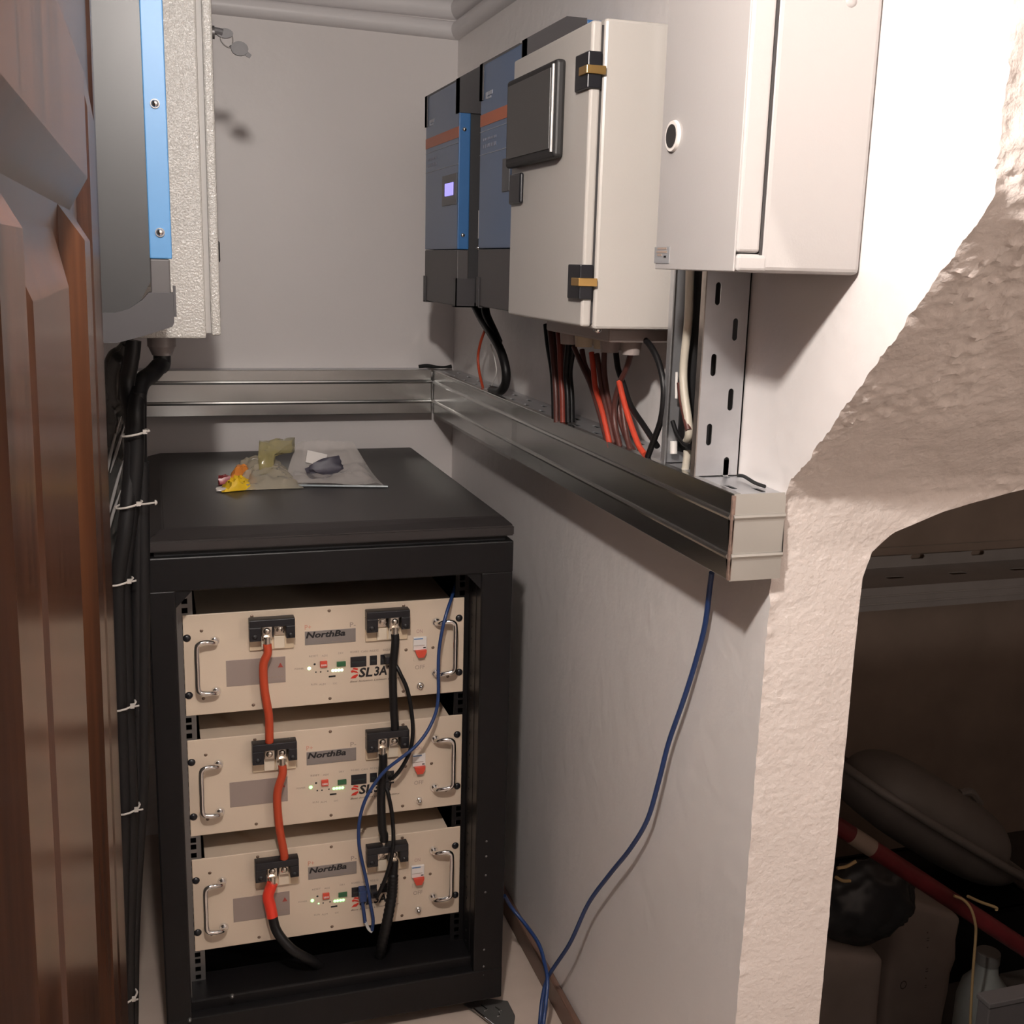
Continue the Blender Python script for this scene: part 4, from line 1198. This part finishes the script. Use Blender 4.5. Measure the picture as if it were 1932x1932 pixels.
for (px, py, tx) in ((255, 817, 6), (243, 952, 26), (226, 1097, 10), (232, 1331, 10), (240, 1525, 10), (236, 1880, 6)):
    c = lp(px, py, -0.137)
    bm = new_bm()
    ring = [c+V((0.019*math.cos(t), 0.019*math.sin(t), 0.004*math.cos(t))) for t in [2*math.pi*k/14 for k in range(15)]]
    add_tube(bm, ring, 0.0016, 6, 0)
    e = c+V((0.014, -0.016, 0.003))
    add_tube(bm, [e, e+V((0.0006*tx, -0.004, 0.0018)), e+V((0.0008*tx+0.002, -0.005, 0.003))], 0.0015, 6, 2)
    add_box(bm, e.x-0.003, e.x+0.003, e.y-0.003, e.y+0.003, e.z-0.002, e.z+0.004)
    if tx > 20:
        h = e+V((0.0008*tx+0.002, -0.005, 0.003)); add_dome(bm, h, (1, 0, 0), 0.004, 0.004, 10, 3)
    obj('cable_tie', bm, TIE, bundle)
gl = thing('cable_gland', 'grey cable gland under the left hammered cabinet with black cable', 'gland', lp(305, 650, 0.03))
GY = 0.02
g0 = V((at(305, 648, 1, GY).x, GY, 1.258))
bm = new_bm(); add_cyl(bm, (g0.x, GY, 1.258), (g0.x, GY, 1.240), 0.022, 0.022, 18); add_cyl(bm, (g0.x, GY, 1.240), (g0.x, GY, 1.226), 0.021, 0.015, 18)
obj('nut', bm, mat('grey gland', (0.24, 0.21, 0.205), 0.45), gl, True)
bm = new_bm(); add_tube(bm, [V((g0.x, GY, 1.228)), V((g0.x-0.001, GY-0.005, 1.212)), lp(299, 692, 0.0), lp(286, 706, -0.02), lp(268, 720, -0.05), lp(258, 745, -0.07)], 0.0135, 14, 6)
obj('hose', bm, CABLEK, gl, True, angle=1.4)
bm = new_bm()
hz = [lp(246, 648, -0.06), lp(240, 668, -0.05), lp(226, 690, -0.045), lp(221, 725, -0.04), lp(222, 760, -0.03), lp(220, 860, -0.02), lp(216, 980, -0.01), lp(212, 1090, 0.0), lp(205, 1200, 0.02)]
add_tube(bm, hz, 0.0235, 40, 16, rfun=lambda s: (0.55+0.45*min(1, s*5)) if s < 0.2 else 1.0)
for v in bm.verts:
    if v.co.z < 1.175:
        k_ = min(1.0, (1.175-v.co.z)/0.05)
        d_ = 1-min(1, abs(fbm((v.co.x*2.2+v.co.z*0.55, v.co.y*0.8, v.co.z*0.30-v.co.x*1.2), 26, 3))*3.2)
        v.co += V((0.6, -1.0, 0)).normalized()*0.0065*d_*k_
hose = tag(obj('wrapped_hose', bm, BLACKFILM, None, True, angle=2.0), 'thick black hose wrapped in glossy film beside the wooden door', 'hose')

GLINT = mat('pale painted glint', (0.30, 0.29, 0.28), 0.2, coat=0.8)  # highlights on the black film, shaped as thin tubes in a paler colour
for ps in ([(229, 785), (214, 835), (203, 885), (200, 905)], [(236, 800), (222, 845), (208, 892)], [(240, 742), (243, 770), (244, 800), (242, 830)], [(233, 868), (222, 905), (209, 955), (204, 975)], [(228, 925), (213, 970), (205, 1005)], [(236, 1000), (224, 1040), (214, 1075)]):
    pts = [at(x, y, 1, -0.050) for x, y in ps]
    f_ = obj('painted_glint', add_tube(new_bm(), pts, 0.0026, 8, 6, rfun=lambda s: 0.25+0.75*math.sin(math.pi*min(1, max(0, s)))), GLINT, hose, True, angle=1.5)
# ================================================================== BAG AND WRAPPERS ON THE RACK
def crumple(cx, cy, wx, wy, hfun, nx=46, ny=34, sharp=0.012, sc=26, z0=0.957, seed=0.0, edge=None):
    bm = new_bm()
    top, bot = [], []
    for j in range(ny+1):
        rt_, rb = [], []
        for i in range(nx+1):
            u, v = i/nx, j/ny
            x, y = cx+(u-0.5)*wx, cy+(v-0.5)*wy
            if edge: x, y = edge(u, v, x, y)
            m_ = min(1.0, 9*min(u, 1-u))*min(1.0, 9*min(v, 1-v))
            h = hfun(u, v)
            r_ = abs(fbm((x+seed, y, seed), sc, 3))*2
            hh = max(0.0012, h+sharp*(0.5-r_)*(0.3+0.7*min(1, h/0.02)))*m_+0.0012
            rt_.append(bm.verts.new((x+0.006*fbm((x, y+seed, 1), 30, 2)*m_, y, z0+hh)))
            rb.append(bm.verts.new((x, y, z0+0.0004)))
        top.append(rt_); bot.append(rb)
    for j in range(ny):
        for i in range(nx):
            bm.faces.new((top[j][i], top[j][i+1], top[j+1][i+1], top[j+1][i]))
            bm.faces.new((bot[j][i], bot[j+1][i], bot[j+1][i+1], bot[j][i+1]))
    for j in range(ny):
        bm.faces.new((top[j][0], top[j+1][0], bot[j+1][0], bot[j][0])); bm.faces.new((top[j][nx], bot[j][nx], bot[j+1][nx], top[j+1][nx]))
    for i in range(nx):
        bm.faces.new((top[0][i], bot[0][i], bot[0][i+1], top[0][i+1])); bm.faces.new((top[ny][i], top[ny][i+1], bot[ny][i+1], bot[ny][i]))
    return bm
bag = thing('plastic_bag', 'clear crumpled plastic bag lying on the rack top right of the yellow wrapper', 'bag', (0.29, 0.33, 0.957))
q00, q10 = at(540, 914, 2, 0.960), at(726, 917, 2, 0.960)
q01, q11 = at(560, 838, 1, 0.40), at(666, 834, 1, 0.40)
def pouch(lift, nx=36, ny=26):
    G = []
    for j in range(ny+1):
        r_ = []
        for i in range(nx+1):
            u, v = i/nx, j/ny
            p = (q00*(1-u)+q10*u)*(1-v)+(q01*(1-u)+q11*u)*v
            p.x += 0.012*v*(1-v)*4*(u-0.5)
            sag = -0.030*math.sin(math.pi*v)*(0.5+0.5*u)*(1 if lift < 0 else 0.55)
            w_ = 0.016*fbm((p.x, p.y*1.3, lift), 11, 2)+0.004*abs(fbm((p.x+2, p.y, lift*2), 34, 2))
            k_ = min(1, 6*min(u, 1-u, v+0.08, 1.1-v))
            p.z += sag+w_*k_+lift*k_
            p.z = max(p.z, 0.958+0.0015*(lift > 0))
            r_.append(p)
        G.append(r_)
    return G
bm = new_bm()
for lift in (0.006, -0.006):
    G = [[bm.verts.new(p) for p in r_] for r_ in pouch(lift)]
    for j in range(26):
        for i in range(36): bm.faces.new((G[j][i], G[j][i+1], G[j+1][i+1], G[j+1][i]))
obj('film', bm, BAGF, bag, True, angle=0.5)
c_ = at(618, 884, 1, 0.325)
bm = new_bm(); bmesh.ops.create_icosphere(bm, subdivisions=3, radius=1)
for v in bm.verts:
    n_ = v.co.copy(); v.co = V((n_.x*0.036, n_.y*0.014, n_.z*0.022+0.006*n_.x))*(1+0.35*fbm(n_, 1.5, 2))+c_
    v.co.z = max(v.co.z, 0.9585)
obj('dark_insert', bm, BLOB, bag, True, label='dark blue grey lump inside the bag')
c_ = at(597, 865, 1, 0.352)
bm = box(c_.x-0.020, c_.x+0.020, c_.y-0.001, c_.y+0.001, c_.z-0.013, c_.z+0.013)
bmesh.ops.rotate(bm, cent=c_, matrix=Matrix.Rotation(0.25, 3, 'Y') @ Matrix.Rotation(-0.5, 3, 'X'), verts=bm.verts[:])
obj('paper_slip', bm, WHITEP, bag, label='white paper slip inside the bag')
a, b = q00, q10
obj('seal_strip', add_tube(new_bm(), [a+V((0, -0.001, -0.001)), (a+b)/2+V((0, -0.002, -0.001)), b+V((0.006, -0.001, -0.001))], 0.0020, 8, 4), mat('blue grey zip strip', (0.30, 0.34, 0.36), 0.25), bag)
wrp = thing('wrapper', 'crumpled clear and olive wrapper between the yellow wrapper and the bag', 'wrapper', (0.17, 0.34, 0.957))
obj('film', crumple(0.172, 0.325, 0.120, 0.15, lambda u, v: 0.042*math.sin(math.pi*min(1, 0.15+u*0.85))*(0.5+0.5*v), 30, 30, 0.012, 13, seed=9), film_mat('olive clear film', (0.50, 0.44, 0.33), 0.6, 0.2), wrp, True, angle=0.5)
bm = new_bm()
a, b = at(487, 838, 1, 0.36), at(520, 895, 1, 0.33)
pts = [at(490, 895, 1, 0.30), at(487, 862, 1, 0.32), at(489, 832, 1, 0.36), at(520, 828, 1, 0.37), at(557, 827, 1, 0.37), at(556, 850, 1, 0.36), at(520, 862, 1, 0.335), at(515, 890, 1, 0.31)]
vs = [bm.verts.new(p) for p in pts]
cen = bm.verts.new((sum((p for p in pts), V())/len(pts))+V((0, -0.012, 0.0)))
for i in range(len(vs)): bm.faces.new((vs[i], vs[(i+1) % len(vs)], cen))
bmesh.ops.subdivide_edges(bm, edges=bm.edges[:], cuts=4, use_grid_fill=True)
for v in bm.verts: v.co += V((0, 0.010*fbm(v.co, 34, 3), 0.004*fbm(v.co, 50, 2)))
fl = obj('folded_flap', bm, film_mat('olive film', (0.42, 0.36, 0.16), 0.62, 0.18), wrp, True, angle=0.8)
md = fl.modifiers.new('thickness', 'SOLIDIFY'); md.thickness = 0.0006
yw = thing('wrapper', 'small bright yellow plastic wrapper at the left front on the rack top', 'wrapper', (0.105, 0.275, 0.957))
obj('film', crumple(0.112, 0.268, 0.062, 0.045, lambda u, v: 0.018*math.sin(math.pi*u), 18, 12, 0.012, 40, seed=2, edge=lambda u, v, x, y: (x, y+0.02*(u-0.5))), YELLOW, yw, True, angle=0.8)
obj('torn_corner', crumple(0.083, 0.258, 0.022, 0.022, lambda u, v: 0.004, 8, 6, 0.003, 40, seed=4), film_mat('pale film', (0.6, 0.55, 0.5), 0.8, 0.2), yw, True)
ow = thing('wrapper', 'orange and red plastic wrapper behind the yellow one on the rack top', 'wrapper', (0.12, 0.33, 0.957))
obj('film', crumple(0.125, 0.335, 0.055, 0.06, lambda u, v: 0.026*math.sin(math.pi*u), 16, 12, 0.016, 36, seed=6, edge=lambda u, v, x, y: (x, y+0.03*(u-0.5))), ORANGEP, ow, True, angle=0.8)
obj('red_tip', crumple(0.095, 0.325, 0.03, 0.03, lambda u, v: 0.012, 10, 8, 0.008, 36, seed=8), mat('red film', (0.30, 0.03, 0.035), 0.3), ow, True, label='dark red end')

# metal bracket on the floor beside the rack
mb = thing('steel_bracket', 'bent shiny steel bracket lying on the floor at rack front corner', 'bracket', (0.53, -0.1, 0.0))
pl_ = [at(x, y, 2, 0.003) for x, y in ((874, 1896), (912, 1884), (958, 1890), (972, 1918), (966, 1960), (938, 1940))]
bm = new_bm()
va = [bm.verts.new(q) for q in pl_]; vb = [bm.verts.new(q+V((0, 0, 0.0018))) for q in pl_]
bm.faces.new(va[::-1]); bm.faces.new(vb)
for i in range(6): bm.faces.new((va[i], va[(i+1) % 6], vb[(i+1) % 6], vb[i]))
obj('plate', bm, mat('dull bracket steel', (0.24, 0.235, 0.225), 0.33, metal=0.75), mb)
e0, e1 = at(893, 1903, 2, 0.010), at(940, 1940, 2, 0.010)
obj('folded_edge', add_tube(new_bm(), [e0, e0.lerp(e1, 0.5), e1], 0.0022, 8, 3), CHROME, mb, True)
for pts in ([(908, 1896), (916, 1902), (919, 1905), (913, 1908)], [(935, 1900), (944, 1906), (946, 1906)], [(941, 1908), (942, 1916), (938, 1918)]):
    obj('pressed_rib', add_tube(new_bm(), [at(x, y, 2, 0.0055) for x, y in pts], 0.0011, 7, 4), CHROME, mb, True)

# ================================================================== STAIRWELL ITEMS
# perforated cable tray along its back wall
TRAYM = mat('dull zinc tray', (0.52, 0.50, 0.485), 0.5, metal=0.35, var=0.06, vscale=12)
ty = thing('cable_tray', 'perforated steel cable tray along the dark stairwell back wall', 'cable tray', (2.1, 0.85, 0.45))
tz = at(1780, 1103, 1, 0.75).z
sl = [slot_pts(1.95+0.22*k, tz+0.030, 0.05, 0.014) for k in range(6)]
obj('far_flange', slotted(new_bm(), 1.6, 3.05, tz-0.002, tz+0.064, sl, 1, 0.945, 0.948), TRAYM, ty)
sl = [slot_pts(2.02+0.22*k, 0.845, 0.06, 0.022) for k in range(5)]
obj('floor_plate', slotted(new_bm(), 1.6, 3.05, 0.752, 0.946, sl, 2, tz-0.001, tz+0.001), TRAYM, ty)
obj('near_flange', box(1.6, 3.05, 0.750, 0.752, tz-0.064, tz+0.004), TRAYM, ty)
bm = new_bm()
for k in range(2): add_tube(bm, [(1.6, 0.749, tz-0.022-0.022*k), (3.05, 0.749, tz-0.022-0.022*k)], 0.003, 8, 0)
obj('pressed_rib', bm, TRAYM, ty)
# red pole
p0, p1 = at(1560, 1545, 1, -0.02), at(1960, 1806, 1, -0.14)
pole = thing('red_pole', 'red painted steel pole with a worn patch, slanting in the stairwell', 'pole', p1)
obj('tube', add_cyl(new_bm(), p0, p1, 0.0185, 0.0185, 20), REDPOLE, pole, True)
q0, q1 = at(1608, 1573, 1, -0.035), at(1648, 1599, 1, -0.048)
ax_ = (p1-p0).normalized()
def onp(q, up=0.0): return p0+ax_*((q-p0).dot(ax_))
bm = new_bm(); add_cyl(bm, onp(q0), onp(q1), 0.0189, 0.0189, 20)
obj('worn_patch', bm, mat('bare metal patch', (0.30, 0.22, 0.17), 0.6), pole, True)
# upturned tub on a dark crate
TY = 0.50
def tp(px, py, y=TY): return at(px, py, 1, y)
tub = thing('plastic_tub', 'dim grey plastic tub with a rolled rim lying behind the red pole', 'tub', tp(1740, 1640))
c0, c1 = tp(1585, 1440), tp(1895, 1625)
axu = (c1-c0); Lt = axu.length; axu.normalize()
ayu = V((0, 1, 0)); azu = axu.cross(ayu)
if azu.z < 0: azu = -azu
cm = (c0+c1)/2
def shell(hz_, sx, sy, n=40, r=12):
    bm = new_bm(); rows = []
    for k in range(r+1):
        t = k/r*math.pi/2
        row = []
        for i in range(n):
            a_ = 2*math.pi*i/n
            ca, sa = math.copysign(abs(math.cos(a_))**0.75, math.cos(a_)), math.copysign(abs(math.sin(a_))**0.75, math.sin(a_))
            kx = max(0.001, math.cos(t)**0.55)
            row.append(bm.verts.new(cm+axu*(ca*sx*kx)+ayu*(sa*sy*kx)+azu*(hz_*math.sin(t))))
        rows.append(row)
    for k in range(r):
        for i in range(n): bm.faces.new((rows[k][i], rows[k][(i+1) % n], rows[k+1][(i+1) % n], rows[k+1][i]))
    return bm
obj('upper_shell', shell(0.105, Lt*0.40, 0.16), TUBP, tub, True, angle=1.5)
obj('lower_shell', shell(-0.10, Lt*0.48, 0.18), TUBP, tub, True, angle=1.5)
ring = [cm+axu*(math.copysign(abs(math.cos(t))**0.75, math.cos(t))*Lt*0.50)+ayu*(math.copysign(abs(math.sin(t))**0.75, math.sin(t))*0.19) for t in [2*math.pi*k/40 for k in range(41)]]
obj('rolled_rim', add_tube(new_bm(), ring, 0.012, 10, 0), TUBP, tub, True, angle=1.5)
p = cm+axu*0.03+azu*0.10-ayu*0.06
bm = new_bm(); add_tube(bm, [p-axu*0.03, p+azu*0.018, p+axu*0.05+azu*0.004], 0.011, 8, 4)
obj('clip', bm, TUBP, tub, True)
lowz = min((tub.location+v.co).z for ch in tub.children for v in ch.data.vertices)
cr = thing('storage_crate', 'black storage crate carrying the grey tub in the stairwell', 'crate', (cm.x, TY, -0.46))
bm = new_bm()
hx, hy = 0.26, 0.17
for s in (-1, 1):
    add_box(bm, cm.x-hx, cm.x+hx, TY+s*hy-0.008, TY+s*hy+0.008, -0.46, lowz-0.002)
    add_box(bm, cm.x+s*hx-0.008, cm.x+s*hx+0.008, TY-hy, TY+hy, -0.46, lowz-0.002)
add_box(bm, cm.x-hx, cm.x+hx, TY-hy, TY+hy, -0.46, -0.44)
add_box(bm, cm.x-hx, cm.x+hx, TY-hy, TY+hy, lowz-0.012, lowz-0.002)
obj('walls', bm, RACK, cr)
bm = new_bm()
bm.free()
for s in (-1, 1): obj('rim', box(cm.x-hx-0.012, cm.x+hx+0.012, TY+s*hy-0.014, TY+s*hy+0.014, lowz-0.03, lowz-0.004), RACK, cr)
# pale paper sacks
def sack(px0, px1, pyt0, pyt1, y, depth, label, skew=0.0, marks=()):
    a_, b_ = at(px0, pyt0, 1, y), at(px1, pyt1, 1, y)
    x0, x1 = a_.x, b_.x
    zt = max(a_.z, b_.z)
    t = thing('paper_sack', label, 'sack', ((x0+x1)/2, y+depth/2, -0.46))
    bm = add_box(new_bm(), x0, x1, y, y+depth, -0.46, zt, 0.02, 3)
    bmesh.ops.subdivide_edges(bm, edges=[e for e in bm.edges if e.calc_length() > 0.05], cuts=5, use_grid_fill=True)
    for v in bm.verts:
        f = (v.co.z+0.46)/(zt+0.46)
        v.co.x += skew*f+0.006*fbm(v.co, 9, 3)
        v.co.y += 0.009*fbm(v.co+V((3, 1, 0)), 8, 3)
        v.co.z += -(zt-min(a_.z, b_.z))*f*((v.co.x-x0)/(x1-x0) if a_.z > b_.z else 1-(v.co.x-x0)/(x1-x0))
    obj('paper_body', bm, CARD, t, True, angle=0.9)
    for (px, py, s, h) in marks:
        p = at(px, py, 1, y-0.011)
        tt = text(s, h*0.8, (p.x, y-0.011, p.z), mat('dark stamp', (0.10, 0.075, 0.075), 0.7), t, height=h)
    return t
sack(1690, 1808, 1690, 1730, 0.145, 0.13, 'pale printed paper sack in the stairwell below the red pole', 0.02, ((1697, 1868, 'O', 0.024), (1748, 1762, '~', 0.006), (1748, 1776, '=', 0.009), (1748, 1790, '~', 0.006), (1746, 1834, '=', 0.009), (1745, 1848, '~', 0.006), (1744, 1864, '=', 0.008)))
sack(1535, 1668, 1794, 1808, -0.01, 0.13, 'plain pale paper sack left of the printed one in stairwell', 0.012)
# dark bin bag on the plain sack
c = at(1632, 1706, 1, 0.055)
bm = new_bm()
bmesh.ops.create_icosphere(bm, subdivisions=4, radius=1.0)
for v in bm.verts:
    n_ = v.co.normalized()
    v.co = V((n_.x*0.125, n_.y*0.068, n_.z*0.110 if n_.z > 0 else n_.z*0.085))*(1+0.16*fbm(n_*1.3, 1.6, 3)-0.06*abs(fbm(n_, 5, 3)))+c
tag(obj('bin_bag', bm, DARKBAG, None, True, angle=1.5), 'dark bin bag slumped on the plain sack under the red pole', 'bag')
for (px, py, qx, qy, lab) in ((1580, 1638, 1615, 1625, 'upper pale straw poking from behind the jamb by bin bag'), (1577, 1655, 1604, 1662, 'lower pale straw poking from behind the jamb by bin bag')):
    a_, b_ = at(px, py, 1, -0.06), at(qx, qy, 1, -0.06)
    cable('straw', [a_, (a_+b_)/2+V((0, 0, -0.004)), b_], 0.0035, STRAW, lab, 'straw')
cable('straw', [at(1826, 1691, 1, -0.06), at(1850, 1702, 1, -0.06), at(1878, 1712, 1, -0.06), at(1880, 1717, 1, -0.06)], 0.0034, STRAW, 'bent straw stalk beside the red pole at far right', 'straw')
cord = [at(1800, 1690, 1, -0.115), at(1818, 1698, 1, -0.122), at(1832, 1715, 1, -0.125), at(1840, 1742, 1, -0.122), at(1841, 1765, 1, -0.115), at(1836, 1830, 1, -0.105), at(1832, 1900, 1, -0.10), at(1829, 1990, 1, -0.10)]
cable('cord', cord, 0.0030, STRAW, 'tan cord hanging over the red pole at lower right', 'cord')
# plastic bottle and small box at the right edge
bt = thing('plastic_bottle', 'grey plastic bottle standing behind the tan cord', 'bottle', at(1858, 1990, 1, 0.02))
c = at(1858, 1850, 1, 0.02)
bm = new_bm()
zb = -0.46
prof_ = [(0.001, zb), (0.055, zb), (0.058, zb+0.02), (0.058, c.z-0.05), (0.05, c.z-0.01), (0.028, c.z+0.02), (0.024, c.z+0.05)]
rows = [[bm.verts.new((c.x+r_*math.cos(2*math.pi*i/24), c.y+r_*math.sin(2*math.pi*i/24), z_)) for i in range(24)] for r_, z_ in prof_]
for k in range(len(rows)-1):
    for i in range(24): bm.faces.new((rows[k][i], rows[k][(i+1) % 24], rows[k+1][(i+1) % 24], rows[k+1][i]))
bm.faces.new(rows[-1]); bm.faces.new(rows[0][::-1])
obj('body', bm, JAR, bt, True)
bm = new_bm(); add_cyl(bm, (c.x, c.y, c.z+0.048), (c.x, c.y, c.z+0.075), 0.027, seg=20)
obj('cap', bm, mat('dim cap', (0.16, 0.15, 0.14), 0.5), bt, True)
a_ = at(1868, 1893, 1, -0.17)
tn = thing('tin_box', 'small grey tin box in the lower right corner of the stairwell', 'box', (a_.x+0.1, -0.15, -0.46))
obj('body', box(a_.x, a_.x+0.20, -0.17, -0.135, -0.46, a_.z-0.006, 0.003), mat('grey tin', (0.26, 0.24, 0.24), 0.4, metal=0.3), tn)
obj('lid', box(a_.x-0.003, a_.x+0.203, -0.173, -0.132, a_.z-0.012, a_.z, 0.002), mat('grey tin lid', (0.34, 0.32, 0.32), 0.35, metal=0.4), tn)
